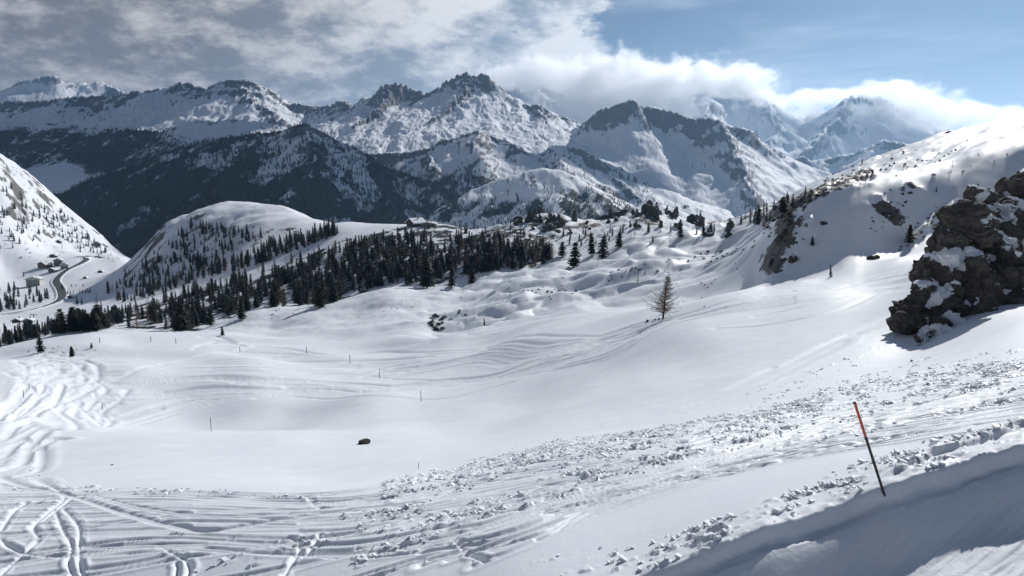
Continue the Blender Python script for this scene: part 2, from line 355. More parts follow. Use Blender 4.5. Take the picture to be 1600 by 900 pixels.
# ------------------------------------------------------------------ relief of the near slope
U, V = Tuv(A.Q, A.Z / A.YY)
X, Y = A.X, A.YY
def poly_px_dist(U, V, pts):
    """distance in photo pixels to a polyline, and position along it"""
    d = np.full(U.shape, 1e9); s = np.zeros(U.shape); n = len(pts)-1
    for i in range(n):
        ax, ay = pts[i][:2]; bx, by = pts[i+1][:2]; dx, dy = bx-ax, by-ay
        t = np.clip(((U-ax)*dx+(V-ay)*dy)/(dx*dx+dy*dy), 0, 1); e = np.hypot(U-ax-t*dx, V-ay-t*dy)
        m = e < d; d = np.where(m, e, d); s = np.where(m, (i+t)/n, s)
    return d, s
def box(U, V, u0, u1, v0, v1, f=25):
    return sstep(u0-f, u0+f, U)*(1-sstep(u1-f, u1+f, U))*sstep(v0-f*0.6, v0+f*0.6, V)*(1-sstep(v1-f*0.6, v1+f*0.6, V))
A_smooth = Sheet(A.q, A.Y, A.Z.copy())
# wide, soft undulation
dz = 0.020*Y*fbm(X/(0.26*Y.clip(60, 300)), Y/48.0, 2, 1)*sstep(45, 110, Y)*(1-0.5*sstep(250, 400, Y))*(1-0.75*sstep(1080, 1220, U))
dz += 0.10*fbm(X/14, Y/12, 2, 2)*sstep(30, 60, Y)*(1-sstep(300, 420, Y))
# knolls with steep near sides in the middle distance
hm = sstep(215, 280, Y)*(1-sstep(1190, 1290, U))*sstep(560, 760, U)
b1 = 1-np.abs(perlin(X/42+0.4*perlin(X/60, Y/60, 12), Y/34, 13)*1.9); b2 = np.abs(perlin(X/19, Y/15, 14))
dz += hm*(2.9*b1.clip(0, 1)**1.5 - 1.6 + 3.2*(b2**0.8) - 0.6 + 0.7*fbm(X/7, Y/6, 3, 15))
hm2 = sstep(255, 300, Y)*(1-sstep(640, 780, U))
dz += hm2*(1.0*np.abs(perlin(X/24, Y/20, 17)) + 0.5*fbm(X/8, Y/7, 3, 18))
# right slope: long wind-shaped ribs falling to the left, small breaks
hr = sstep(1180, 1300, U)*sstep(205, 245, Y)
ax, ay = X*0.86+Y*0.5, -X*0.5+Y*0.86
dz += hr*(2.4*fbm(ax/60, ay/22, 4, 21) + 1.3*np.abs(perlin(ax/30, ay/11, 22)) + 0.8*np.abs(fbm(ax/14, ay/7, 3, 24)) + 0.35*fbm(X/5, Y/5, 3, 23))
# rock bands that break through on the right slope
rkA = np.zeros_like(X)
for pts_, hw_, am_ in [([(1195, 350), (1240, 322), (1300, 296), (1360, 276)], 12, 0.95), ([(1226, 330), (1228, 370), (1205, 418)], 20, 1.05), ([(1240, 350), (1262, 345)], 12, 0.7), ([(1372, 322), (1405, 350)], 15, 0.85), ([(1425, 380), (1460, 345), (1490, 325)], 6, 0.8), ([(1420, 292), (1440, 300)], 6, 0.7), ([(1340, 262), (1370, 250)], 3, 0.5), ([(1190, 400), (1215, 420)], 9, 0.7)]:
    d_, _ = poly_px_dist(U, V, pts_); rkA = np.maximum(rkA, am_*np.exp(-(d_/hw_)**2))
rkA = np.maximum(rkA, 0.55*box(U, V, 820, 1180, 345, 372, 8)*sstep(330, 380, Y)*np.clip(3*fbm(X/18, Y/16, 3, 25), 0, 1))
rkA = rkA*(Y > 185)
dz += rkA*(2.2*ridged(X/7, Y/7, 4, 26) + 1.0*np.abs(fbm(X/3, Y/3, 3, 27)))
# thin wind crust everywhere
dz += 0.010*Y.clip(10, 60)/10*fbm(X/(0.08*Y.clip(8, 60)), Y/(0.05*Y.clip(8, 60)), 3, 31)*0.8
# lower left: churned rocky knoll at (80..170, 560..620)
chl = box(U, V, 15, 165, 550, 665, 22)
dz += chl*(0.45*np.abs(fbm(X/5, Y/7, 4, 33)) + 0.16*ridged(X/2.2, Y/3, 3, 34))
kn = box(U, V, 40, 150, 548, 600, 16)
dz += kn*(1.3*np.abs(fbm(X/9, Y/9, 3, 35)))

# ---- the cut bank beside the groomed piste
LIP = [at(560, 1085, 9.9)] + [A_smooth.pick(*p) for p in ((1000, 902), (1110, 864), (1250, 812), (1330, 780), (1400, 752), (1500, 722), (1600, 696))]
LIP += [LIP[-1] + (LIP[-1]-LIP[-3])*2]
lx = np.array([p.x for p in LIP]); ly = np.array([p.y for p in LIP])
dl0 = (np.interp(X, lx, ly) - Y)*0.92
dl = dl0 + 0.22*fbm(X/2.6, Y/5, 3, 41) + 0.02*perlin(X/0.22, Y/0.4, 42)
near = Y < 24
lipz = np.where(near, dl, -9)
cut = sstep(-0.02, 0.20, lipz + 0.015*fbm(X/0.25, Y/0.25, 3, 48))
dz = dz*(1-sstep(-1, 0.5, lipz)*0.8)
dz -= 0.30*cut + (1.0-0.055*np.clip(X-3, 0, 10))*sstep(0.10, 1.35, np.where(near, dl0 + 0.10*fbm(X/5, Y/8, 2, 50), -9))
dz += 0.06*np.exp(-((lipz+0.18)/0.2)**2)*(0.5+fbm(X/0.5, Y/0.5, 2, 43))
fl = sstep(0.45, 0.9, lipz)                                  # groomed floor: machine ridges and drag marks
gx = X*0.50 - Y*0.86
dz += fl*(0.034*fbm(gx/0.13, (X*0.86+Y*0.5)/1.6, 4, 44) + 0.05*fbm(gx/0.5, (X*0.86+Y*0.5)/2.0, 3, 45))
dz += fl*0.045*np.exp(-((gx + 4.6 + 0.15*perlin(X/1.2, Y/1.2, 46))/0.07)**2)*(0.4+0.6*np.abs(perlin(X/0.25, Y/0.25, 47)))*0.8

dz += 0.05*np.exp(-((lipz-0.2)/0.18)**2)*fbm((X*0.86+Y*0.5)/0.9, lipz/0.07, 4, 49)
# ---- rubble of broken snow: bands painted along the passes of the skiers
BANDS = [  # polyline in photo pixels, half width px, density
 ([(560, 872), (650, 835), (760, 800), (900, 745), (1000, 725), (1120, 695), (1240, 675)], 17, 0.9),
 ([(610, 770), (720, 745), (860, 712), (1000, 692), (1120, 670), (1230, 640), (1330, 615), (1430, 590), (1600, 575)], 22, 0.95),
 ([(560, 835), (720, 790), (860, 770), (960, 745)], 12, 0.6),
 ([(540, 810), (640, 800), (700, 800)], 14, 0.8),
 ([(1280, 650), (1400, 625), (1500, 605), (1640, 600)], 18, 0.8),
 ([(1240, 700), (1330, 680), (1450, 655), (1600, 620)], 9, 0.5),
 ([(830, 935), (980, 880), (1120, 830), (1250, 780), (1330, 750), (1430, 715), (1620, 665)], 22, 0.75),
 ([(820, 880), (900, 870), (1000, 860)], 14, 0.5),
 ([(1180, 620), (1260, 590), (1340, 560), (1440, 515)], 22, 0.45),
 ([(1360, 600), (1440, 560), (1500, 570), (1600, 545)], 10, 0.5),
 ([(900, 660), (1010, 640), (1150, 590), (1220, 560)], 16, 0.12),
 ([(30, 700), (60, 740), (20, 760), (70, 780)], 12, 0.6),
 ([(120, 765), (250, 768), (400, 772), (480, 778)], 7, 0.55),
 ([(250, 825), (290, 835)], 7, 0.7), ([(0, 790), (60, 770), (160, 765)], 10, 0.6),
 ([(390, 880), (470, 845), (520, 840)], 13, 0.6), ([(300, 893), (380, 868)], 7, 0.6),
 ([(0, 650), (60, 655), (120, 640), (160, 620), (150, 590)], 17, 0.55),
 ([(460, 775), (500, 785)], 6, 0.7), ([(1300, 780), (1400, 740), (1500, 710)], 16, 0.5), ([(1000, 893), (1120, 855), (1250, 805), (1380, 757), (1480, 730), (1620, 692)], 8, 0.75),
]
rm = np.zeros_like(U)
for pts, hw, den in BANDS:
    d, s = poly_px_dist(U, V, pts); rm = np.maximum(rm, 0.78*den*np.exp(-(d/hw)**2*1.0))
nn = fbm(X/1.6, Y/2.6, 4, 51)
ws = V + 0.27*(U-800) + 4*fbm(U/90, V/40, 2, 57)
streak = fbm(ws/7.0, U/170, 3, 58)
rmask = np.clip((rm*0.95 + (nn*0.9 + streak*1.5)*np.minimum(rm, 0.7) - 0.22)*0.95, 0, 1)
rmask = np.where(lipz > -0.02, 0, rmask)
A.Z = A.Z + dz

# ---- ski tracks and walking trails, pressed into the surface
def smooth_line(pts, n=6):
    P = np.array(pts, float); P = np.vstack([2*P[0]-P[1], P, 2*P[-1]-P[-2]]); out = []
    for i in range(1, len(P)-2):
        for t in np.linspace(0, 1, n, endpoint=False):
            out.append(0.5*(2*P[i]+(P[i+1]-P[i-1])*t+(2*P[i-1]-5*P[i]+4*P[i+1]-P[i+2])*t*t+(3*P[i]-P[i-1]-3*P[i+1]+P[i+2])*t**3))
    out.append(P[-2]); return np.array(out)
GR = np.zeros_like(A.Z); RIM = np.zeros_like(A.Z)
def groove(px, width=0.12, depth=0.07, rim=0.03, wob=0.0, n=6, broken=0.0):
    L = smooth_line(px, n); W = [A_smooth.pick(u, v) for u, v in L]
    W = [p for p in W]
    for k in range(len(W)-1):
        a, b = W[k], W[k+1]
        if (a-b).length > 0.25*max(a.y, 20)+12: continue
        if broken and random.random() < broken: continue
        dyr = float(np.interp(a.y, A.Y[:-1], np.diff(A.Y))); wd = max(width, 0.00115*a.y, 1.35*dyr); dp = max(depth, (0.22+0.26*sstep(70, 110, np.array(a.y)))*wd*depth/0.09)
        if a.x/a.y > 0.38 and a.y > 90: dp *= 0.4
        R_ = wd*3.2
        i0 = np.searchsorted(A.Y, min(a.y, b.y)-R_)-1; i1 = np.searchsorted(A.Y, max(a.y, b.y)+R_)+1
        qa = min(a.x/a.y, b.x/b.y)-R_/min(a.y, b.y)*1.1; qb = max(a.x/a.y, b.x/b.y)+R_/min(a.y, b.y)*1.1
        j0 = max(np.searchsorted(A.q, qa)-1, 0); j1 = np.searchsorted(A.q, qb)+1; i0 = max(i0, 0)
        if i1 <= i0 or j1 <= j0: continue
        sx, sy = X[i0:i1, j0:j1], Y[i0:i1, j0:j1]
        dx, dy = b.x-a.x, b.y-a.y; L2 = dx*dx+dy*dy+1e-9
        t = ((sx-a.x)*dx+(sy-a.y)*dy)/L2; tc = np.clip(t, 0, 1)
        e = np.hypot(sx-a.x-tc*dx, sy-a.y-tc*dy)
        g = dp*np.exp(-(e/wd)**2*1.6)
        GR[i0:i1, j0:j1] = np.maximum(GR[i0:i1, j0:j1], g)
        if rim: RIM[i0:i1, j0:j1] = np.maximum(RIM[i0:i1, j0:j1], rim*min(dp/depth, 1.8)*np.exp(-((e-1.9*wd)/(0.7*wd))**2))
def pair(px, sep=3.0, **k):
    """two skis side by side: the second groove a little below the first in the picture"""
    groove(px, **k); groove([(u+random.uniform(-1, 1), v+sep*random.uniform(0.8, 1.2)) for u, v in px], **k)
def fan(starts, ends, mids, count, j=6, wr=(0.05, 0.13), dr=(0.05, 0.11), part=0.5, sep=3):
    """tracks between two fronts, each over its own stretch"""
    for i in range(count):
        t = random.random(); ln = []
        key = [np.array(starts[0])*(1-t)+np.array(starts[1])*t] + [np.array(m[0])*(1-t)+np.array(m[1])*t for m in mids] + [np.array(ends[0])*(1-t)+np.array(ends[1])*t]
        L = smooth_line([tuple(k_ + np.array([0, random.uniform(-j, j)])) for k_ in key], 5)
        a = random.uniform(0, 1-part) if random.random() < 0.75 else 0; b = min(1, a+random.uniform(part*0.5, 1))
        L = L[int(a*len(L)):max(int(b*len(L)), int(a*len(L))+3)]
        if len(L) < 3: continue
        w_ = random.uniform(*wr); d_ = random.uniform(*dr)
        (pair if random.random() < 0.5 else groove)([tuple(p) for p in L], width=w_, depth=d_, rim=0.025, n=2)
random.seed(21)
# broad passes across the foreground
fan([(-20, 765), (-20, 800)], [(1620, 570), (1620, 625)], [[(250, 765), (250, 790)], [(520, 765), (520, 800)], [(760, 728), (760, 770)], [(1000, 690), (1000, 725)], [(1300, 625), (1300, 672)]], 18)
fan([(-20, 800), (-20, 905)], [(1620, 600), (1620, 660)], [[(250, 795), (250, 870)], [(520, 790), (520, 880)], [(760, 750), (760, 850)], [(1000, 712), (1000, 770)], [(1300, 660), (1300, 715)]], 14, part=0.4)
fan([(300, 910), (620, 930)], [(1200, 690), (1300, 700)], [[(480, 870), (720, 890)], [(640, 830), (830, 850)], [(900, 760), (1000, 775)]], 11, part=0.5)
for px, w_, d_ in [
  ([(660, 880), (740, 850), (830, 818), (930, 782), (1010, 760), (1060, 745)], 0.17, 0.13), ([(700, 872), (790, 842), (900, 802), (1000, 768), (1090, 742)], 0.12, 0.10),
  ([(1225, 715), (1290, 702), (1350, 690), (1420, 676)], 0.2, 0.12), ([(1420, 725), (1480, 700), (1540, 685), (1610, 660)], 0.22, 0.16),
  ([(0, 836), (60, 830), (130, 822), (200, 812), (300, 803)], 0.12, 0.09), ([(0, 757), (100, 770), (200, 800), (280, 820), (330, 826), (420, 812), (540, 795)], 0.2, 0.14),
  ([(150, 772), (220, 790), (330, 803), (450, 800)], 0.16, 0.12), ([(130, 852), (220, 848), (320, 846)], 0.16, 0.12), ([(120, 866), (200, 862), (290, 852), (370, 838)], 0.1, 0.08),
  ([(120, 900), (210, 884), (300, 868), (420, 850), (560, 830)], 0.12, 0.09), ([(0, 905), (200, 880), (290, 860)], 0.1, 0.07),
  ([(1080, 636), (1160, 605), (1230, 570), (1300, 535), (1380, 500), (1430, 475)], 0.10, 0.05), ([(1090, 640), (1170, 607), (1240, 573), (1320, 533)], 0.10, 0.05),
  ([(960, 660), (1060, 632), (1130, 612), (1210, 575)], 0.12, 0.07)]:
    pair(px, width=w_, depth=d_, rim=0.03)
fan([(-20, 800), (-20, 860)], [(1620, 585), (1620, 640)], [[(250, 790), (250, 840)], [(520, 785), (520, 850)], [(760, 745), (760, 815)], [(1000, 705), (1000, 755)], [(1300, 645), (1300, 705)]], 26, j=7, wr=(0.045, 0.09), dr=(0.05, 0.09), part=0.35, sep=4)
fan([(850, 760), (850, 800)], [(1620, 590), (1620, 660)], [[(1000, 725), (1000, 760)], [(1150, 695), (1150, 725)], [(1300, 655), (1300, 700)], [(1450, 625), (1450, 680)]], 34, j=4, wr=(0.07, 0.15), dr=(0.08, 0.17), part=0.45, sep=6)
fan([(620, 850), (700, 880)], [(1620, 600), (1620, 660)], [[(760, 810), (850, 840)], [(900, 765), (950, 790)], [(1150, 705), (1180, 740)], [(1400, 650), (1400, 690)]], 14, j=5, wr=(0.06, 0.12), dr=(0.08, 0.15), part=0.5, sep=6)
fan([(150, 560), (150, 600)], [(1000, 500), (1000, 530)], [[(330, 545), (330, 590)], [(520, 545), (520, 590)], [(700, 540), (700, 575)], [(850, 525), (850, 555)]], 14, j=4, wr=(0.1, 0.14), dr=(0.04, 0.07), part=0.4, sep=2)
# middle band running up to the right
fan([(150, 600), (150, 625)], [(1420, 422), (1440, 445)], [[(330, 592), (330, 615)], [(520, 592), (520, 612)], [(660, 596), (660, 612)], [(800, 572), (800, 592)], [(940, 515), (940, 560)], [(1060, 490), (1060, 508)], [(1200, 462), (1200, 482)]], 26, j=3, wr=(0.12, 0.2), dr=(0.06, 0.12), part=0.5, sep=2)
fan([(150, 655), (260, 655)], [(620, 600), (700, 600)], [[(300, 620), (360, 640)], [(480, 605), (500, 615)]], 8, j=3, wr=(0.12, 0.2), dr=(0.06, 0.1))
for px in [[(400, 544), (450, 546), (520, 550), (600, 540), (680, 545), (800, 533), (900, 522)], [(380, 558), (450, 553), (490, 552)], [(560, 584), (620, 570), (700, 550), (780, 540)],
  [(620, 580), (700, 560), (750, 552), (830, 541), (900, 523), (940, 520)], [(560, 580), (600, 583), (660, 592), (750, 594), (900, 560)],
  [(300, 625), (450, 620), (560, 625), (640, 630), (700, 628), (760, 612), (800, 600)], [(220, 560), (330, 545), (450, 530)], [(170, 580), (300, 560), (400, 545)], [(180, 595), (260, 575), (400, 570)],
  [(300, 552), (340, 535), (380, 545), (340, 530), (310, 530)], [(1120, 520), (1200, 510), (1300, 490), (1370, 460)], [(1180, 498), (1280, 475), (1390, 440), (1440, 400)], [(1250, 450), (1330, 440), (1400, 425)],
  [(1190, 470), (1300, 455), (1380, 425), (1430, 410)], [(0, 632), (40, 634), (60, 638)]]:
    groove(px, width=0.16, depth=0.055, rim=0.02, broken=0.06)
# trails at far left: zig-zags and crossings
for k in range(46):
    u0, v0 = random.uniform(20, 150), random.uniform(575, 640); a = random.uniform(-0.5, 0.9)
    P = [(u0, v0)]
    for i in range(4): a += random.uniform(-0.9, 0.9); P.append((P[-1][0]+random.uniform(8, 20)*math.cos(a), P[-1][1]-random.uniform(3, 9)*math.sin(a)))
    groove(P, width=0.2, depth=0.045, rim=0.03)
for px in [[(100, 640), (92, 650), (108, 660), (125, 672)], [(125, 632), (115, 650), (120, 660)], [(118, 632), (140, 650), (160, 668)], [(150, 640), (172, 655), (165, 668)], [(150, 600), (165, 608), (160, 618), (145, 630), (135, 640)],
  [(200, 605), (185, 625), (160, 640), (153, 662)], [(160, 640), (156, 655), (162, 662)], [(132, 566), (150, 580), (150, 600), (110, 612)], [(150, 610), (120, 625), (60, 640), (0, 660)],
  [(0, 700), (30, 690), (60, 672)], [(0, 690), (30, 680), (50, 665)], [(0, 712), (25, 700)]]:
    groove(px, width=0.26, depth=0.08, rim=0.05)
for px in [[(60, 750), (100, 775), (75, 800), (52, 822), (62, 840)], [(115, 775), (90, 795), (65, 815)], [(85, 795), (100, 830), (112, 850), (108, 880), (118, 905)], [(100, 795), (122, 820), (124, 850), (125, 880), (131, 905)],
  [(0, 840), (18, 855), (50, 865), (105, 868)], [(0, 900), (30, 870), (60, 845)], [(275, 905), (278, 885), (276, 880)], [(290, 905), (297, 890), (290, 873), (270, 862), (245, 848)], [(440, 905), (455, 880), (468, 855), (455, 840), (425, 850)],
  [(478, 870), (488, 850), (500, 835)], [(0, 830), (20, 800), (40, 785)], [(30, 745), (60, 735), (65, 705), (45, 690)], [(0, 745), (40, 760), (100, 765), (140, 762)], [(480, 775), (495, 790), (515, 792)],
  [(705, 838), (720, 850), (730, 866), (745, 870), (762, 876)]]:
    groove(px, width=0.10, depth=0.11, rim=0.05)
for k in range(12):
    u0, v0 = random.uniform(-10, 70), random.uniform(640, 740); groove([(u0, v0), (u0+15, v0-12+random.uniform(-8, 8)), (u0+34, v0-22+random.uniform(-10, 10)), (u0+50, v0-30+random.uniform(-14, 14))], width=0.2, depth=0.14, rim=0.09)
TM = (GR/0.1).clip(0, 1)
keep = (lipz < -0.15)
A.Z = A.Z - GR*keep*(0.92+0.15*perlin(X/0.9, Y/1.2, 61)) + RIM*keep*(1-TM)*(0.9+0.5*fbm(X/0.8, Y/1.1, 2, 62))

dz = np.zeros_like(A.Z); rmask = rmask*(1-0.75*TM)
for size, h, sd_ in ((0.80, 0.15, 3), (0.36, 0.085, 4), (0.17, 0.05, 5)):
    wd, wv = worley(X/size/(0.8+0.2*np.clip(Y/50, 0, 1.5)), Y/size/(1.1+0.25*np.clip(Y/50, 0, 1.5)), sd_)
    lump = np.clip(0.62 - wd + 0.12*perlin(X/size*3, Y/size*3, sd_), 0, 0.45)/0.45
    dz += h*lump*(wv < rmask*(0.5 if size > 0.5 else 0.75))*sstep(0.02, 0.3, rmask)*(0.5+0.8*wv)
dz += 0.05*rmask*fbm(X/0.3, Y/0.4, 3, 55)
A.Z = A.Z + dz

# ------------------------------------------------------------------ relief of the middle ground
UB, VB = Tuv(B.Q, B.Z/B.YY); XB, YBm = B.X, B.YY
B.Z = B.Z + 1.6*fbm(XB/60, YBm/50, 4, 101)*sstep(430, 600, YBm)
shoulder = box(UB, VB, 180, 340, 330, 470, 25)*sstep(880, 950, YBm)*(1-sstep(1180, 1300, YBm))
B.Z = B.Z + shoulder*(5*ridged(XB/45, YBm/45, 4, 102)-1)
rocky = sstep(690, 780, UB)*sstep(505, 545, YBm)*(1-sstep(640, 700, YBm))
B.Z = B.Z + rocky*(5.0*np.abs(fbm(XB/16, YBm/14, 4, 103)) + 1.6*ridged(XB/7, YBm/7, 3, 104) - 1)
leftslope = (1-sstep(160, 260, UB))*sstep(1480, 1600, YBm)
B.Z = B.Z + leftslope*(6*ridged(XB/60, YBm/60, 4, 105)-2)
dome = np.exp(-((UB-350)/150)**2)*sstep(850, 950, YBm)*(1-sstep(1250, 1400, YBm))
B.Z = B.Z + dome*(13*fbm(XB/110, YBm/90, 3, 106) + 3*np.abs(fbm(XB/30, YBm/30, 3, 107)))
B.Z = B.Z + leftslope*(22*fbm(XB/170, YBm/150, 3, 108))
fB = np.zeros_like(B.Z)
crB = 0.75*rocky*np.clip(0.25+1.6*fbm(XB/22, YBm/18, 4, 111), 0, 1) + 0.45*shoulder*np.clip(0.1+2*fbm(XB/30, YBm/30, 3, 112), 0, 1) + 0.30*leftslope*np.clip(2.2*fbm(XB/24, YBm/30, 4, 113), 0, 1)
nB = fbm(XB/28, YBm/28, 4, 110)
fB += 0.85*sstep(380, 420, YBm)*(1-sstep(640, 700, YBm))*(1-sstep(840, 900, UB))*sstep(-100, 120, UB+0*VB)*(0.55+0.9*nB)
fB += 0.55*box(UB, VB, 190, 520, 345, 460, 20)*sstep(760, 860, YBm)*(0.5+1.1*nB)*(1-box(UB, VB, 320, 500, 300, 352, 10))
fB += 0.65*leftslope*sstep(1950, 2000, YBm)
fB = np.clip(fB, 0, 1)

def slope_surroundings():
    # the same snow carried on beside and behind the camera, coarsely
    rr = np.unique(np.concatenate([np.arange(0, len(A.Y)-1, 12), [len(A.Y)-1]])); vs, fs = [], []
    for sgn, j in ((1, -1), (-1, 0)):
        t = np.concatenate([[0], np.geomspace(0.4, 300, 22)]); n = len(t); o_ = len(vs)
        for i in rr:
            for d in t: vs.append((A.X[i, j]+sgn*d, A.Y[i], A.Z[i, j] + (0.10*d if sgn > 0 else -0.14*d)*min(1, 60/(60+d)) - (0.002 if d == 0 else 0)))
        g = grid_faces(len(rr), n) + o_; fs.append(g if sgn > 0 else g[:, ::-1])
    o_ = len(vs); xs = np.linspace(-60, 60, 61); ys = np.linspace(-60, A.Y[0]+0.03, 24); e0, e1 = A.X[0, 0], A.X[0, -1]
    for y in ys:
        for x in xs: vs.append((x, y, float(np.interp(x, A.X[0], A.Z[0])) + (0.10*(x-e1) if x > e1 else 0) + (0.14*(x-e0) if x < e0 else 0) + 0.30*(A.Y[0]-y)*min(1, 10/(10+A.Y[0]-y)) - 0.004))
    fs.append(grid_faces(len(ys), len(xs)) + o_)
    tag(link('snow_slope_surroundings', fast_mesh('snow_slope_surroundings', vs, np.concatenate(fs), M_NEAR, True)), kind='structure')
slope_surroundings()
linkA = tag(link('snow_slope', A.mesh('snow_slope', M_NEAR, dict(rock=rkA))), kind='structure')
linkB = tag(link('valley_and_hills', B.mesh('valley_and_hills', M_MID, dict(forest=fB, crag=crB))), kind='structure')

# ---- loose lumps of snow lying on the rubble
def snow_lumps():
    prob = rmask*(rmask > 0.08); prob = prob*(Y < 75)*(lipz < -0.1); prob = prob*np.clip(0.5+3.0*fbm(X/1.1, Y/1.8, 3, 59), 0.02, 2)**1.5; flat = prob.ravel()*((Y.ravel()/20)**0.6)
    idx = rng.choice(flat.size, 8500, p=flat/flat.sum())
    base = np.array([(x, y, z) for x in (-1, 1) for y in (-1, 1) for z in (-0.8, 0.8)], float)
    fc = np.array([(0, 1, 3, 2), (4, 6, 7, 5), (0, 4, 5, 1), (2, 3, 7, 6), (0, 2, 6, 4), (1, 5, 7, 3)])
    n = len(idx); yy = Y.ravel()[idx]
    s = (0.014 + 0.034*rng.random(n)**1.6 + 0.05*rng.random(n)**8)*(0.7+0.35*np.clip(yy/30, 0, 1.8))
    v = base[None]*(1+0.45*(rng.random((n, 8, 3))-0.5))*np.array([1, 1, 0.7])*s[:, None, None]
    a = rng.random(n)*6.28; ca, sa = np.cos(a)[:, None], np.sin(a)[:, None]
    vx = v[..., 0]*ca - v[..., 1]*sa; vy = v[..., 0]*sa + v[..., 1]*ca
    tl = rng.normal(0, 0.5, n)[:, None]; vz = v[..., 2]*np.cos(tl)+vx*np.sin(tl)
    jx = (rng.random(n)-0.5)*0.0018*yy
    co = np.stack([vx + (X.ravel()[idx]+jx)[:, None], vy + yy[:, None], vz + (A.Z.ravel()[idx] + s*0.35)[:, None]], -1).reshape(-1, 3)
    f = (fc[None] + 8*np.arange(n)[:, None, None]).reshape(-1, 4)
    tag(link('snow_rubble', fast_mesh('snow_rubble', co, f, M_NEAR, False)), kind='stuff')
snow_lumps()
def pick(u, v):
    """first ground point seen through a photo pixel, on the near slope or the ground behind it"""
    q, T = uvT(u, v); qf, Tf = float(q), float(T)
    a = A.pick(u, v)
    if abs(a.z/a.y - Tf) < 0.0015: return a
    return B.pick(u, v)
# ------------------------------------------------------------------ mountains: crest lines in world space, flanks fall away from them
def massif(name, ridges, u0, u1, Y0, Y1, nc, nr, mat, floor=-600, rib=(60, 260, 0.5), seed=1, forest=None, jag=1.0, extra=None, rock=0.16, crag=150.0):
    q0, q1 = uvT(u0, 300)[0], uvT(u1, 300)[0]
    q = np.linspace(q0, q1, nc); Y = np.linspace(Y0, Y1, nr); S = Sheet(q, Y, None); X, YY = S.X, S.YY
    H = np.full(X.shape, float(floor)); D = np.full(X.shape, 9e9)
    amp, wl, _ = rib
    wx = X + wl*0.35*fbm(X/wl/1.3, YY/wl/1.3, 3, seed+40); wy = YY + wl*0.35*fbm(X/wl/1.3+9, YY/wl/1.3, 3, seed+50)
    for pts, k1, d0, k2, kb in ridges:
        P = [at(*p) for p in pts]
        for a, b in zip(P[:-1], P[1:]):
            dx, dy = b.x-a.x, b.y-a.y; L2 = dx*dx+dy*dy
            t = np.clip(((wx-a.x)*dx + (wy-a.y)*dy)/L2, 0, 1)
            ex, ey = wx-(a.x+t*dx), wy-(a.y+t*dy); d = np.hypot(ex, ey)
            front = (ey < 0)
            g = np.where(front, k2*d + (k1-k2)*d0*(1-np.exp(-d/d0)), kb*d)
            h = a.z + t*(b.z-a.z) - g
            m = h > H; H = np.where(m, h, H); D = np.where(m, d, D)
    # ribs and gullies running down the flanks, jagged crests
    r1 = ridged(X/wl + 0.3*fbm(X/wl, YY/wl, 2, seed), YY/(wl*3.2), 5, seed)
    r2 = ridged(X/(wl*0.3), YY/(wl*0.45), 4, seed+9)
    f = D/(D + wl*0.45)
    dc = 0.38+0.62*np.exp(-D/(wl*1.8)); f = f*dc
    H = H + amp*(r1-0.35)*f + amp*0.26*(r2-0.3)*(0.25+f*0.6)
    H = H + jag*amp*0.50*(ridged(X/(wl*0.16), YY/(wl*0.5), 4, seed+20, 0.6)-0.35)*np.exp(-D/(wl*0.45))
    H = H + amp*0.05*fbm(X/(wl*0.06), YY/(wl*0.06), 3, seed+30)
    if extra is not None: H = extra(X, YY, H, D)
    S.Z = H
    fo = forest(S, D)*0.80 if forest is not None else np.zeros_like(H)
    cr = rock*np.exp(-D/crag)
    o = tag(link(name, S.mesh(name, mat, dict(forest=fo, crag=cr))), kind='structure')
    return S
def uvof(S): return Tuv(S.Q, S.Z/S.YY)

def R(pts, k1=1.0, d0=120, k2=0.45, kb=0.6): return (pts, k1, d0, k2, kb)
# spruce-clad pyramid left of centre
def f_c1(S, D):
    u, v = uvof(S); n = fbm(S.X/160, S.YY/160, 4, 71); st = ridged(S.X/110, S.YY/500, 3, 73)
    return np.clip(0.45*np.exp(-D/45) + sstep(215, 340, v)*0.55 + 0.25 + 0.75*n + 0.35*(st-0.3) + 0.25*sstep(420, 250, u) - 0.2*sstep(560, 700, u), 0, 1)
C1 = massif('wooded_mountain', [
   R([(-60, 330, 3000), (100, 300, 2950), (190, 262, 2900), (260, 235, 2950), (330, 217, 3000), (400, 208, 3050), (445, 203, 3050), (480, 193, 3050), (515, 210, 3050), (545, 226, 3050), (580, 248, 3000), (640, 275, 2900), (700, 298, 2850), (760, 330, 2800)], 0.85, 60, 0.60, 0.8),
   R([(480, 196, 3050), (500, 260, 2700), (520, 320, 2450)], 0.6, 60, 0.62, 0.6),
   R([(400, 206, 3050), (380, 270, 2700), (350, 330, 2450)], 0.6, 60, 0.62, 0.6),
   R([(580, 248, 3000), (610, 300, 2750), (620, 345, 2500)], 0.6, 60, 0.62, 0.6),
 ], -80, 800, 2150, 3350, 460, 150, M_FAR, -420, (26, 150, 0.5), 1, f_c1, 0.4)
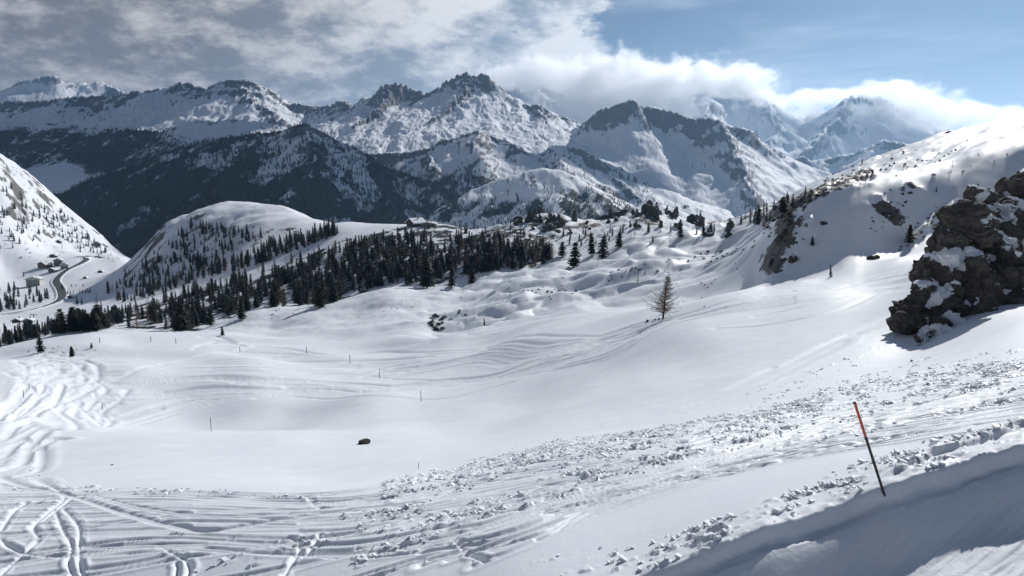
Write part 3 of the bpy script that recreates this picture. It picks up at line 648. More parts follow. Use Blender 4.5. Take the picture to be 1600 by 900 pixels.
# dark forest ridge at far left
def f_c0(S, D):
    u, v = uvof(S); n = fbm(S.X/260, S.YY/260, 4, 61)
    hole = np.exp(-((u-88)/52)**2-((v-280)/20)**2)
    return np.clip(0.80 + 0.7*n - 1.3*hole - 0.9*sstep(210, 185, v) - 0.9*sstep(240, 330, u)*sstep(230, 205, v), 0, 1)
C0 = massif('forested_ridge', [
   R([(-120, 190, 4300), (0, 193, 4300), (90, 192, 4300), (200, 203, 4200), (260, 205, 4100), (320, 190, 4100), (380, 186, 4200), (440, 198, 4300), (490, 225, 4200)], 0.7, 60, 0.42, 0.5),
   R([(200, 203, 4200), (190, 260, 3700), (170, 320, 3300)], 0.5, 60, 0.45, 0.5),
   R([(0, 193, 4300), (20, 260, 3700), (20, 300, 3400)], 0.5, 60, 0.45, 0.5),
 ], -80, 700, 3050, 4600, 360, 110, M_FAR, -450, (40, 300, 0.5), 2, f_c0)
# snowy rocky ridge at the left skyline
C2 = massif('left_skyline_ridge', [
   R([(-120, 165, 6300), (0, 160, 6300), (60, 158, 6200), (130, 152, 6200), (200, 147, 6200), (235, 142, 6200), (265, 140, 6200), (275, 129, 6150), (300, 131, 6150), (330, 143, 6100), (345, 130, 6050), (362, 126, 6000), (395, 128, 6000), (412, 142, 6000), (435, 160, 5950), (470, 163, 6000), (500, 168, 6000), (545, 172, 6000)], 1.15, 130, 0.42, 0.7),
   R([(365, 128, 6000), (400, 160, 5700), (440, 188, 5400)], 0.8, 60, 0.45, 0.7),
   R([(275, 131, 6150), (310, 160, 5800), (330, 185, 5500)], 0.8, 60, 0.45, 0.7),
   R([(100, 155, 6200), (150, 180, 5800), (180, 196, 5500)], 0.8, 60, 0.45, 0.7),
 ], -80, 620, 4700, 6700, 400, 120, M_FAR, -100, (85, 260, 0.5), 3, None, 0.8, None, 0.20, 230.0)
C2b = massif('far_left_peaks', [
   R([(-100, 165, 9500), (0, 148, 9500), (30, 128, 9400), (45, 123, 9400), (60, 120, 9400), (82, 119, 9400), (92, 131, 9400), (130, 129, 9600), (148, 128, 9600), (170, 137, 9600), (200, 146, 9500), (260, 165, 9500)], 1.0, 250, 0.45, 0.7),
 ], -80, 280, 8400, 10200, 220, 60, M_FARM, 0, (90, 500, 0.5), 4)
# central jagged massif
C3 = massif('central_massif', [
   R([(420, 175, 6000), (470, 172, 6000), (500, 168, 5900), (530, 160, 5700), (545, 157, 5600), (555, 165, 5600), (568, 158, 5500), (585, 152, 5500), (592, 139, 5450), (600, 134, 5400), (617, 129, 5400), (630, 133, 5400), (640, 139, 5400), (660, 143, 5350), (668, 147, 5300), (690, 128, 5300), (712, 119, 5250), (726, 112, 5250), (735, 121, 5250), (745, 122, 5250), (752, 116, 5250), (768, 120, 5200), (775, 140, 5200), (786, 147, 5150), (800, 153, 5100), (820, 165, 5000), (840, 163, 5000), (860, 178, 4950), (890, 188, 4900), (910, 205, 4850)], 1.3, 140, 0.36, 0.9),
   R([(735, 121, 5250), (720, 155, 4900), (690, 180, 4650), (640, 205, 4400)], 0.9, 70, 0.42, 0.6),
   R([(775, 142, 5200), (800, 180, 4800), (840, 215, 4400)], 0.9, 70, 0.42, 0.6),
   R([(840, 163, 5000), (850, 200, 4600), (880, 235, 4200)], 0.8, 70, 0.42, 0.6),
   R([(610, 132, 5400), (590, 175, 5000), (560, 195, 4800)], 0.9, 70, 0.36, 0.6),
 ], 380, 960, 3750, 6300, 460, 190, M_FAR, 0, (80, 210, 0.5), 5, None, 0.9, None, 0.20, 150.0)
# darker crags in front of it
def f_c4(S, D):
    u, v = uvof(S); n = fbm(S.X/140, S.YY/140, 4, 81)
    return np.clip(-0.05 + 0.95*sstep(238, 300, v) + 0.6*n - 0.45*sstep(760, 850, u), 0, 1)
C4 = massif('middle_crags', [
   R([(560, 240, 3500), (620, 238, 3550), (680, 232, 3600), (700, 218, 3600), (720, 216, 3600), (732, 208, 3600), (746, 203, 3600), (765, 210, 3600), (780, 222, 3550), (800, 224, 3550), (815, 232, 3500), (835, 248, 3500), (860, 240, 3600), (875, 228, 3600), (900, 232, 3550), (930, 250, 3450), (960, 275, 3350), (990, 300, 3200), (1010, 320, 3100)], 1.1, 70, 0.45, 0.5),
   R([(746, 203, 3600), (740, 250, 3250), (720, 300, 2950)], 0.7, 60, 0.5, 0.6),
   R([(680, 232, 3600), (670, 270, 3250), (650, 310, 2950)], 0.7, 60, 0.5, 0.6),
   R([(875, 228, 3600), (880, 262, 3200), (890, 300, 2900)], 0.7, 60, 0.5, 0.6),
 ], 540, 1030, 2550, 3900, 380, 140, M_FAR, -330, (40, 170, 0.5), 6, f_c4, 0.6)
# round lit hump in front, centre
def f_c5(S, D):
    u, v = uvof(S); n = fbm(S.X/60, S.YY/60, 4, 91)
    return np.clip(0.30 + 0.7*n + 0.4*sstep(290, 330, v) - 0.3*sstep(278, 262, v), 0, 1)
C5 = massif('rounded_hump', [
   R([(660, 345, 2300), (720, 322, 2350), (760, 292, 2400), (800, 274, 2420), (840, 263, 2430), (870, 265, 2420), (900, 282, 2400), (930, 305, 2350), (960, 322, 2300), (1010, 345, 2250)], 0.25, 60, 0.62, 0.6),
 ], 640, 1030, 1800, 2600, 280, 100, M_FAR, -400, (20, 110, 0.5), 7, f_c5, 0.3)
# broad shaded peak right of centre with its bright fans
def f_c6(S, D):
    u, v = uvof(S); n = fbm(S.X/90, S.YY/90, 4, 96)
    return np.clip(0.05 + 0.9*n*sstep(285, 325, v) - 0.3*sstep(1020, 1150, u), 0, 1)
C6 = massif('shaded_peak', [
   R([(850, 235, 4700), (893, 212, 4650), (905, 195, 4600), (930, 178, 4500), (950, 168, 4450), (975, 160, 4400), (986, 156, 4400), (1000, 165, 4400), (1022, 169, 4400), (1045, 172, 4400), (1060, 176, 4350), (1085, 184, 4300), (1110, 184, 4250), (1125, 187, 4200), (1135, 198, 4150), (1160, 200, 4150), (1180, 204, 4150), (1196, 228, 4100), (1215, 255, 4000), (1245, 288, 3900), (1290, 320, 3800)], 1.25, 260, 0.34, 0.8),
   R([(1125, 187, 4200), (1150, 235, 3800), (1165, 275, 3500), (1180, 310, 3200)], 1.0, 110, 0.38, 0.7),
   R([(893, 212, 4650), (930, 245, 4000), (990, 285, 3400), (1030, 320, 3000)], 0.3, 60, 0.32, 0.4),
 ], 840, 1320, 2500, 5000, 400, 180, M_FAR, -330, (34, 200, 0.5), 8, f_c6, 0.9, None, 0.15, 80.0)
# far ice-capped range at right
C7 = massif('far_ice_range', [
   R([(760, 140, 10500), (790, 135, 10300), (820, 131, 10200), (826, 128, 10200), (835, 134, 10200), (860, 130, 10500), (920, 122, 10600), (1000, 118, 10600), (1080, 122, 10400), (1140, 128, 10200), (1185, 145, 10000), (1205, 160, 9900), (1225, 184, 9800), (1245, 185, 9900), (1270, 173, 10000), (1290, 175, 10000), (1308, 166, 9600), (1325, 150, 9300), (1345, 147, 9300), (1380, 152, 9400), (1420, 165, 9500), (1450, 185, 9500), (1475, 215, 9400), (1520, 240, 9400), (1700, 250, 9400)], 1.25, 420, 0.5, 0.8),
   R([(1205, 160, 9900), (1215, 200, 9000), (1200, 240, 8300)], 0.9, 200, 0.5, 0.7),
   R([(1325, 150, 9300), (1300, 200, 8600), (1260, 240, 8000)], 1.0, 200, 0.5, 0.7),
   R([(1100, 150, 10000), (1090, 180, 9200), (1060, 200, 8700)], 0.9, 200, 0.5, 0.7),
 ], 740, 1560, 7200, 11500, 400, 110, M_FARM, -100, (130, 600, 0.5), 9)
C8 = massif('low_far_ridge', [
   R([(1200, 300, 6200), (1235, 252, 6300), (1250, 243, 6300), (1268, 252, 6200), (1300, 246, 6300), (1340, 238, 6300), (1362, 226, 6300), (1372, 217, 6300), (1385, 217, 6300), (1410, 222, 6300), (1450, 235, 6300), (1520, 250, 6300), (1620, 260, 6300)], 1.1, 150, 0.45, 0.8),
 ], 1190, 1620, 5300, 6800, 260, 70, M_FAR, -200, (50, 260, 0.5), 10)
# ground that carries everything to the horizon
def ground_sheet():
    q = np.linspace(-1.6, 1.6, 60); Y = np.geomspace(350, 40000, 60)
    S = Sheet(q, Y, None); S.Z = -460 - 0.02*S.YY*0 + 60*fbm(S.X/3000, S.YY/3000, 3, 3) + 0*S.X
    tag(link('ground', S.mesh('ground', M_FAR, dict(forest=np.zeros_like(S.Z)+0.8))), kind='structure')
ground_sheet()

# ------------------------------------------------------------------ unseen clouds added towards the sun to shade left mountains, middle crags and shaded peak
def shade_cloud_deck():
    m, w = new_mat('shade_cloud_white'); d_ = w.n('ShaderNodeBsdfDiffuse', None, Color=(0.85, 0.87, 0.9, 1)); t_ = w.n('ShaderNodeBsdfTranslucent', None, Color=(0.55, 0.58, 0.62, 1))
    mx = w.n('ShaderNodeMixShader', None, i0=0.3, i1=d_.outputs[0], i2=t_.outputs[0]); w.n('ShaderNodeOutputMaterial', None, Surface=mx)
    ZC = 3100.0; k = ZC/sd.z; SH = []
    for u, v, Yc, rx, ry in [(320, 300, 2650, 1150, 480), (10, 250, 3700, 1050, 800), (540, 300, 2700, 300, 330), (20, 175, 5800, 1500, 420), (700, 270, 3150, 330, 240), (1010, 195, 4180, 560, 150)]:
        c = at(u, v, Yc); t = (ZC-c.z)/sd.z; SH.append((c.x+sd.x*t, c.y+sd.y*t, rx, ry))
    for i, (cx, cy, rx, ry) in enumerate(SH):
        n = 48; xs = np.linspace(cx-rx*1.5, cx+rx*1.5, n); ys = np.linspace(cy-ry*1.5, cy+ry*1.5, n); GX, GY = np.meshgrid(xs, ys)
        d = 1-np.hypot((GX-cx)/rx, (GY-cy)/ry) + 0.45*fbm(GX/500, GY/500, 4, 200+i); s = np.sqrt(np.clip(d, 0, 1)); inn = d > -0.03
        top = ZC+i*31 + 420*s*(0.7+0.5*fbm(GX/260, GY/260, 3, 230+i)) + 1; bot = ZC+i*31 - 90*s
        f = grid_faces(n, n); keep = inn.ravel()[f].all(1); f = f[keep]
        co = np.concatenate([np.stack([GX, GY, top], -1).reshape(-1, 3), np.stack([GX, GY, bot], -1).reshape(-1, 3)]); f2 = np.concatenate([f, (f+n*n)[:, ::-1]])
        used = np.unique(f2); mp = -np.ones(len(co), int); mp[used] = np.arange(len(used))
        tag(link('shade_clouds', fast_mesh('shade_clouds', co[used], mp[f2], m, True)), kind='stuff')
shade_cloud_deck()
# ------------------------------------------------------------------ clouds pouring over the far ice range
def cap_cloud(name, label, lobes, dens, seed):
    """a billowing body fused from lobes (u, v, Y, ru, rv, ry in metres), filled with drifting vapour"""
    bm = bmesh.new(); C_ = []
    for u, v, Yc, ru, rv, ry in lobes:
        c = at(u, v, Yc); R_ = (ru*Yc/F*1.15, ry, rv*Yc/F*1.15); C_.append((c, R_)); r = bmesh.ops.create_icosphere(bm, subdivisions=3, radius=1.0)
        for q in r['verts']: q.co = Vector((q.co.x*R_[0], q.co.y*R_[1], q.co.z*R_[2]))*1.35 + c
    me = bpy.data.meshes.new(name); bm.to_mesh(me); bm.free(); o = bpy.data.objects.new(name, me); COL.objects.link(o)
    md = o.modifiers.new('fuse', 'REMESH'); md.mode = 'VOXEL'; md.voxel_size = 70.0
    dg = bpy.context.evaluated_depsgraph_get(); dg.update(); ev = bpy.data.meshes.new_from_object(o.evaluated_get(dg)); bpy.data.objects.remove(o)
    m, w = new_mat(name + '_vapour'); pos = w.n('ShaderNodeNewGeometry').outputs['Position']; f_ = None
    for c, R_ in C_:
        d = w.vm('MULTIPLY', w.vm('SUBTRACT', pos, tuple(c)), tuple(1/x for x in R_)); l = w.t.nodes.new('ShaderNodeVectorMath'); l.operation = 'LENGTH'; w.set(l.inputs[0], d)
        f_ = l.outputs['Value'] if f_ is None else w.m('SMOOTH_MIN', f_, l.outputs['Value'], 0.25)
    wp = w.vm('MULTIPLY', w.vm('ADD', pos, w.vm('SCALE', w.n('ShaderNodeTexNoise', None, Vector=pos, Scale=0.0016).outputs[1])), (1.0, 1.0, 1.35))
    n1 = w.noise(wp, 0.0034, 10.0, 0.62, 0.0)
    d = w.m('MULTIPLY', w.ramp(w.m('ADD', w.m('SUBTRACT', 0.85, f_), w.m('MULTIPLY', w.m('SUBTRACT', n1, 0.5), 2.7)), 0.0, 0.30), dens)
    pv = w.n('ShaderNodeVolumePrincipled', None, Density=d); pv.inputs['Color'].default_value = (0.97, 0.98, 1.0, 1); pv.inputs['Anisotropy'].default_value = 0.6
    o_ = w.t.nodes.new('ShaderNodeOutputMaterial'); w.t.links.new(pv.outputs[0], o_.inputs['Volume'])
    ev.materials.clear(); ev.materials.append(m); tag(link(name, ev), kind='stuff')
import bmesh
cap_cloud('cloud_bank', '', [(800, 120, 9500, 60, 22, 500), (860, 118, 9500, 80, 30, 600), (930, 125, 9400, 90, 38, 700), (1000, 128, 9300, 90, 40, 700), (1060, 126, 9300, 80, 36, 600), (1110, 124, 9300, 70, 28, 500), (1160, 128, 9300, 50, 28, 500), (1185, 145, 9300, 35, 22, 400), (930, 165, 9000, 90, 30, 500), (1010, 165, 9000, 90, 26, 500)], 0.0040, 1)
cap_cloud('cloud_puff', '', [(1225, 165, 9800, 30, 18, 400), (1262, 158, 9800, 32, 22, 400), (1292, 152, 9800, 26, 16, 400), (1250, 178, 9800, 45, 14, 400)], 0.0035, 2)
cap_cloud('cloud_banner', '', [(1350, 145, 9300, 36, 14, 400), (1390, 146, 9200, 50, 22, 500), (1425, 155, 9200, 50, 24, 500), (1460, 170, 9200, 60, 26, 500), (1510, 178, 9200, 60, 22, 500), (1560, 182, 9200, 50, 16, 400), (1440, 190, 9100, 70, 18, 400), (1390, 172, 9000, 50, 14, 300)], 0.0032, 3)
# ------------------------------------------------------------------ materials of the objects
def mat_plain(name, col, rough=0.7, noise=None, bump=None, spec=0.3, metal=0.0):
    m, w = new_mat(name); c = (*col, 1); kw = {}
    if noise:
        sc, col2, amt = noise; pos = w.n('ShaderNodeTexCoord').outputs['Object']
        f = w.m('MULTIPLY', w.ramp(w.noise(pos, sc, 5.0, 0.65), 0.35, 0.68), amt); c = w.mix(f, c, (*col2, 1))
    if bump:
        sc, st = bump; pos = w.n('ShaderNodeTexCoord').outputs['Object']
        b = w.n('ShaderNodeBump', None, Height=w.noise(pos, sc, 6.0, 0.65)); b.inputs['Strength'].default_value = st; kw['Normal'] = b
    p = w.n('ShaderNodeBsdfPrincipled', None, Base_Color=c, Roughness=rough, **kw)
    p.inputs['Specular IOR Level'].default_value = spec; p.inputs['Metallic'].default_value = metal
    w.n('ShaderNodeOutputMaterial', None, Surface=p); return m
def mat_rock(name, a, b, c, scale, s0, s1, snow=(0.80, 0.83, 0.88, 1)):
    """layered limestone with snow lying on every ledge"""
    m, w = new_mat(name); ge = w.n('ShaderNodeNewGeometry'); pos = ge.outputs['Position']
    nz = w.n('ShaderNodeAttribute', dict(attribute_name='ledge')).outputs['Fac']
    n1 = w.noise(pos, scale*0.35, 4.0, 0.55); n2 = w.noise(pos, scale*1.6, 7.0, 0.68); n3 = w.noise(w.vm('MULTIPLY', pos, (1, 1, 3.0)), scale*5.0, 5.0, 0.6)
    vo = w.n('ShaderNodeTexVoronoi', dict(feature='DISTANCE_TO_EDGE'), Vector=w.vm('ADD', pos, w.vm('SCALE', w.n('ShaderNodeTexNoise', None, Vector=pos, Scale=scale*1.2).outputs[1]))); vo.inputs['Scale'].default_value = scale*0.8
    crack = w.ramp(vo.outputs[0], 0.0, 0.06)
    col = w.mix(w.ramp(n1, 0.42, 0.62), (*a, 1), (*b, 1)); col = w.mix(w.ramp(n2, 0.45, 0.72), col, (*c, 1))
    col = w.mix(w.m('MULTIPLY', w.m('SUBTRACT', 1.0, crack), 0.55), col, (0.02, 0.018, 0.016, 1))
    sn = w.ramp(w.m('ADD', nz, w.m('ADD', w.m('MULTIPLY', w.m('SUBTRACT', n1, 0.5), 0.9), w.m('MULTIPLY', w.m('SUBTRACT', n2, 0.5), 0.35))), s0, s1)
    col = w.mix(sn, col, snow)
    h = w.m('ADD', w.m('MULTIPLY', n2, 0.60/scale), w.m('ADD', w.m('MULTIPLY', n3, 0.10/scale), w.m('MULTIPLY', crack, 0.05/scale)))
    h = w.m('MULTIPLY', h, w.m('SUBTRACT', 1.0, w.m('MULTIPLY', sn, 0.75)))
    bu = w.n('ShaderNodeBump', None, Height=h); bu.inputs['Strength'].default_value = 0.9; bu.inputs['Distance'].default_value = 1.0
    p = w.n('ShaderNodeBsdfPrincipled', None, Base_Color=col, Roughness=0.85, Normal=bu); p.inputs['Specular IOR Level'].default_value = 0.15
    w.n('ShaderNodeOutputMaterial', None, Surface=p); return m
M_ROCK = mat_rock('brown_limestone', (0.115, 0.102, 0.090), (0.066, 0.062, 0.060), (0.18, 0.162, 0.142), 1.0, 0.46, 0.52)
M_CRAG = mat_rock('grey_limestone', (0.09, 0.085, 0.08), (0.055, 0.053, 0.053), (0.15, 0.14, 0.13), 0.35, 0.52, 0.62)
M_BARE = mat_rock('bare_dark_rock', (0.07, 0.062, 0.054), (0.05, 0.047, 0.045), (0.12, 0.105, 0.09), 1.0, 0.95, 1.25)
M_NEEDLE = mat_plain('pine_needles', (0.022, 0.030, 0.020), 0.7, (0.9, (0.045, 0.055, 0.032), 0.8))
M_NEEDLE2 = mat_plain('spruce_needles', (0.022, 0.032, 0.022), 0.7, (0.9, (0.045, 0.050, 0.030), 0.8))
M_TWIG = mat_plain('larch_twigs', (0.17, 0.11, 0.068), 0.8, (1.4, (0.20, 0.15, 0.11), 0.7))
M_BARK = mat_plain('bark', (0.06, 0.048, 0.038), 0.85, (5.0, (0.12, 0.10, 0.085), 0.6), (12, 0.6))
M_ROAD = mat_plain('wet_asphalt', (0.055, 0.054, 0.055), 0.6, (0.05, (0.085, 0.082, 0.08), 0.8))
M_WHITE = mat_plain('white_render', (0.62, 0.60, 0.56), 0.8, (0.4, (0.5, 0.48, 0.44), 0.5))
M_STONEW = mat_plain('stone_wall', (0.24, 0.22, 0.20), 0.8, (0.8, (0.16, 0.15, 0.14), 0.6))
M_WOOD = mat_plain('dark_timber', (0.07, 0.045, 0.03), 0.75, (1.0, (0.10, 0.068, 0.045), 0.6))
M_GLASS = mat_plain('window_glass', (0.03, 0.035, 0.045), 0.15, spec=0.6)
M_ROOFSNOW = mat_plain('roof_snow', (0.80, 0.83, 0.87), 0.6)
M_STEEL = mat_plain('grey_steel', (0.14, 0.145, 0.15), 0.5, metal=0.3)
M_ORANGE = mat_plain('orange_plastic', (0.72, 0.105, 0.03), 0.38, (14.0, (0.55, 0.075, 0.025), 0.6), spec=0.5)
M_BLACKP = mat_plain('black_plastic', (0.012, 0.012, 0.014), 0.35, (14.0, (0.03, 0.03, 0.033), 0.6), spec=0.5)

# ------------------------------------------------------------------ rocks
import bmesh
def rock_mesh(name, blobs, mat, voxel, rough, seed, big=1.0):
    """blobs = (Vector centre, (rx, ry, rz)); fused into one body, then weathered"""
    bm = bmesh.new(); r_ = random.Random(seed)
    for c, r in blobs:
        ret = bmesh.ops.create_icosphere(bm, subdivisions=2, radius=1.0)
        M_ = Matrix.Rotation(r_.uniform(0, 6.28), 3, 'Z') @ Matrix.Rotation(r_.uniform(-0.3, 0.3), 3, 'X')
        # chop the ball with a few planes so that it has faces
        pl = [(Vector((r_.gauss(0, 1), r_.gauss(0, 1), r_.gauss(0, 0.7))).normalized(), r_.uniform(0.42, 0.80)) for _ in range(8)]
        for v in ret['verts']:
            p = v.co.copy()
            for n, dd in pl:
                e = p.dot(n)
                if e > dd: p -= n*(e-dd)
            p = M_ @ p; v.co = Vector((p.x*r[0], p.y*r[1], p.z*r[2])) + c
    me = bpy.data.meshes.new(name); bm.to_mesh(me); bm.free()
    o = bpy.data.objects.new(name, me); COL.objects.link(o)
    md = o.modifiers.new('fuse', 'REMESH'); md.mode = 'VOXEL'; md.voxel_size = voxel
    dg = bpy.context.evaluated_depsgraph_get(); dg.update(); ev = bpy.data.meshes.new_from_object(o.evaluated_get(dg))
    bpy.data.objects.remove(o); bpy.data.meshes.remove(me)
    n = len(ev.vertices); co = np.empty(n*3, np.float32); ev.vertices.foreach_get('co', co); co = co.reshape(-1, 3).astype(float)
    no = np.empty(n*3, np.float32); ev.vertices.foreach_get('normal', no); no = no.reshape(-1, 3)
    x, y, z = co.T; k = 1.0/big; ledge = no[:, 2].copy()
    blk = 0.0
    for q_ in (0, 1):
        wd2, wv2 = worley((x*0.9+y*0.5+z*0.3)*k*(0.8+q_*0.9)+q_*5, (z*1.2-y*0.5-x*0.2)*k*(0.8+q_*0.9), seed+q_); blk = blk + (0.75, 0.4)[q_]*(wv2-0.5)
    f1 = ridged((x*0.7+y*0.5+z*0.25)*k*0.9, (z*0.8-x*0.5)*k*0.5, 5, seed+21, 0.6)
    d = blk + 0.22*(f1-0.3) + 0.6*(0.55*(ridged((x+y*0.6)*k*0.55, z*k*0.35, 4, seed) - 0.2) + 0.45*(ridged((y-x*0.3)*k*0.8, z*k*0.9, 4, seed+5)-0.2) + 0.4*fbm(x*k*1.7+z*k, y*k*1.7-z*k, 4, seed+9))
    st = (z + 0.35*x + 0.8*fbm(x*k*0.5, y*k*0.5, 2, seed+2)/k)*k*1.1; d = d + 0.45*(np.abs((st % 1.0)-0.35)-0.25)
    wd, wv = worley((x*0.8+y)*k*0.9, (z*1.1+x*0.3)*k*0.9, seed); d = d + 0.55*(wv-0.5)*np.clip((0.75-wd)*4, 0, 1)
    co = co + no*(d*rough)[:, None]
    at_ = ev.attributes.new('ledge', 'FLOAT', 'POINT'); at_.data.foreach_set('value', (ledge*0.62 + 0.30*fbm(x*k*0.9, y*k*0.9+z*k*0.4, 3, seed+3) + 0.75*fbm((x*0.86+z*0.5)/(4.2*big), (z*0.86-x*0.5)/(0.95*big), 3, seed+4)).astype(np.float32))
    ev.vertices.foreach_set('co', co.astype(np.float32).ravel()); ev.materials.clear(); ev.materials.append(mat)
    ev.polygons.foreach_set('use_smooth', np.zeros(len(ev.polygons), bool)); ev.update(); ev.name = name
    return ev
def px2m(Y): return Y/F
OUT = [  # u, v, distance, radii in photo pixels (across, up)
 (1425, 492, 86, 24, 26), (1408, 506, 85, 14, 14), (1448, 462, 88, 22, 30), (1470, 430, 90, 24, 36), (1500, 375, 94, 24, 50), (1512, 345, 98, 28, 32),
 (1492, 410, 91, 20, 40), (1482, 470, 87, 30, 42), (1455, 528, 82, 20, 22), (1478, 508, 83, 26, 30), (1505, 440, 89, 34, 50), (1530, 400, 93, 36, 44),
 (1540, 345, 101, 30, 30), (1530, 318, 104, 16, 20), (1560, 368, 99, 34, 30), (1560, 430, 92, 36, 36), (1590, 400, 96, 34, 30), (1600, 345, 104, 34, 26),
 (1585, 312, 110, 26, 14), (1620, 290, 114, 34, 18), (1550, 475, 88, 28, 26), (1520, 488, 86, 24, 22), (1590, 460, 90, 34, 24), (1570, 505, 84, 18, 14), (1545, 498, 85, 20, 16), (1600, 500, 84, 26, 18),
 (1480, 440, 91, 34, 60), (1515, 455, 89, 38, 50), (1545, 420, 93, 44, 60), (1500, 500, 86, 34, 30), (1455, 480, 87, 26, 34), (1530, 375, 98, 36, 44), (1570, 395, 98, 44, 50), (1575, 445, 92, 44, 44), (1610, 310, 110, 44, 34), (1570, 350, 104, 44, 34), (1510, 400, 94, 34, 60),
 (1440, 552, 79, 12, 13), (1447, 538, 80, 16, 16), (1470, 530, 81, 18, 16), (1500, 515, 83, 22, 16), (1452, 520, 83, 22, 26), (1432, 478, 87, 24, 30), (1520, 430, 95, 60, 90), (1560, 400, 100, 60, 80), (1478, 480, 90, 40, 50), (1500, 350, 100, 24, 40), (1492, 372, 97, 16, 44), (1640, 420, 96, 40, 60), (1640, 350, 104, 40, 50), (1640, 480, 88, 40, 36), (1560, 335, 104, 30, 18), (1690, 400, 98, 50, 90)]
bl = []
for u, v, Yd, ru, rv in OUT:
    c = at(u, v, Yd+ru*0.5*px2m(Yd)); bl.append((c, (ru*px2m(Yd), max(ru, rv)*px2m(Yd)*1.15, rv*px2m(Yd))))
o = tag(link('rock_outcrop', rock_mesh('rock_outcrop', bl, M_ROCK, 0.17, 1.7, 3, 2.3)), 'big craggy brown rock outcrop with snow on its ledges at the right edge', 'rock')
def rock_at(label, u, v, ru, rv, lean=0.0, mat=None, n=3, seed=0, rough=0.16, name='rock', sink=0.25, depth=1.0, group=None, spike=False):
    p = pick(u, v); k = p.y/F; r_ = random.Random(seed*13+5); bl = []
    H = 2*rv*k; W = ru*k
    for i in range(n):
        t = i/max(n-1, 1)
        f = (1-0.75*t) if spike else (1-0.3*t)
        bl.append((Vector((r_.uniform(-0.45, 0.45)*W*(1-t)+lean*W*t, r_.uniform(-0.3, 0.3)*W, H*(0.18+0.62*t) if spike or n > 2 else H*0.35)), (W*f*r_.uniform(0.8, 1.0), W*depth*f, H*(0.36 if spike else 0.45))))
    if not spike and n >= 4:
        bl = [(Vector((0, 0, H*0.12)), (W, W*depth, H*0.22))]
        for i in range(n+4):
            xx = (i+0.5)/(n+4)*2-1; hh = H*(1-0.55*abs(xx)**1.5)*r_.uniform(0.55, 1.15)
            bl.append((Vector((xx*W*0.85+lean*W*0.3, r_.uniform(-0.35, 0.35)*W*depth, hh*0.45)), (W*r_.uniform(0.16, 0.30), W*depth*r_.uniform(0.2, 0.45), hh*0.62)))
    me = rock_mesh(name, bl, mat or M_CRAG, max(W, H)/16, rough*W, seed, W*0.9)
    o = link(name, me, None, Vector((p.x, p.y, p.z - H*sink*0.5)))
    tag(o, label, 'rock', group); return o
PINN = [
 ('broad dark rock tower, widest of the crags on the ridge', 839, 345, 20, 15, 0, 5, False), ('low dark crag just right of the widest rock tower', 868, 350, 14, 11, 0, 4, False),
 ('pointed rock needle right of the widest tower', 897, 345, 7, 12, 0.1, 4, True), ('rock needle at the left end of the long spiky ridge', 953, 334, 8, 10, 0, 4, True),
 ('tall twin-topped crag at the highest point of the spiky ridge', 1014, 322, 9, 8, 0, 4, True), ('pointed crag beside the highest point of the ridge', 1026, 328, 6, 9, 0, 4, True),
 ('wide sloping crag below the highest ridge point', 1012, 334, 20, 7, 0, 4, False), ('rounded crag between two gaps on the spiky ridge', 1041, 335, 9, 8, 0.2, 4, True),
 ('tall blocky crag at the right end of the spiky ridge', 1056, 339, 9, 12, 0, 4, True), ('leaning slab of rock below the blocky crag', 1080, 349, 10, 9, 0.3, 4, False),
 ('sharp grey needle standing alone right of the spiky ridge', 1094, 346, 6, 9, 0, 4, True), ('low crag left of the widest rock tower', 812, 350, 8, 6, 0, 3, False), ('long flat crag between the needle and the highest ridge point', 975, 328, 16, 5, 0, 4, False)]
for i, (lb, u, v, ru, rv, ln, n, sp_) in enumerate(PINN):
    rock_at(lb, u, v, ru, rv, ln, M_CRAG, n, 30+i, 0.30, 'crag', 0.3, 0.8, 'crags along the rocky ridge', sp_)
random.seed(5)
small = []
for i in range(46):
    u = random.choice((random.uniform(720, 960), random.uniform(960, 1170))); top = np.interp(u, [700, 820, 860, 950, 1010, 1060, 1130, 1180], [362, 344, 340, 338, 327, 337, 346, 336])
    v = top + random.uniform(2, 26); o_ = rock_at('x', u, v, random.uniform(3, 8), random.uniform(3, 8), random.uniform(-0.3, 0.3), M_CRAG, random.choice((2, 3, 4)), 200+i, 0.4, 'crag', 0.35, 0.8, 'small crags strewn over the rocky ridge', random.random() < 0.6); small.append((o_, u, v))
SMALLCR = small
BOUL = [
 ('small dark boulder alone on the smooth snow mound at lower left', 567, 694, 13, 6, 0), ('tiny dark stone beside the larch foot', 1012, 502, 4, 3, 0), ('flat grey boulder standing on the lit snow below the shaded slope', 1368, 404, 9, 4, 0.2),
 ('long grey boulder on the snow left of the big outcrop', 1448, 412, 15, 7, 0.4), ('slim dark boulder low on the snow left of the outcrop', 1428, 450, 8, 3, 0.4),
 ('thin boulder against the outcrop, above the long grey one', 1466, 392, 9, 4, 0.5), ('tiny dark stone half buried in the left snow mound', 174, 727, 3, 1.6, 0), ('dark stone lying at the lower tip of the outcrop', 1424, 565, 3, 4, 0),
 ('dark overhanging boulder on the shaded right slope', 1286, 350, 8, 5, 0), ('dark capstone on the snow knob at the right skyline', 1481, 208, 5, 3, 0)]
for i, (lb, u, v, ru, rv, ln) in enumerate(BOUL):
    rock_at(lb, u, v, ru, rv, ln, M_BARE if v > 380 else M_CRAG, 2, 60+i, 0.25, 'boulder', 0.6, 0.9)
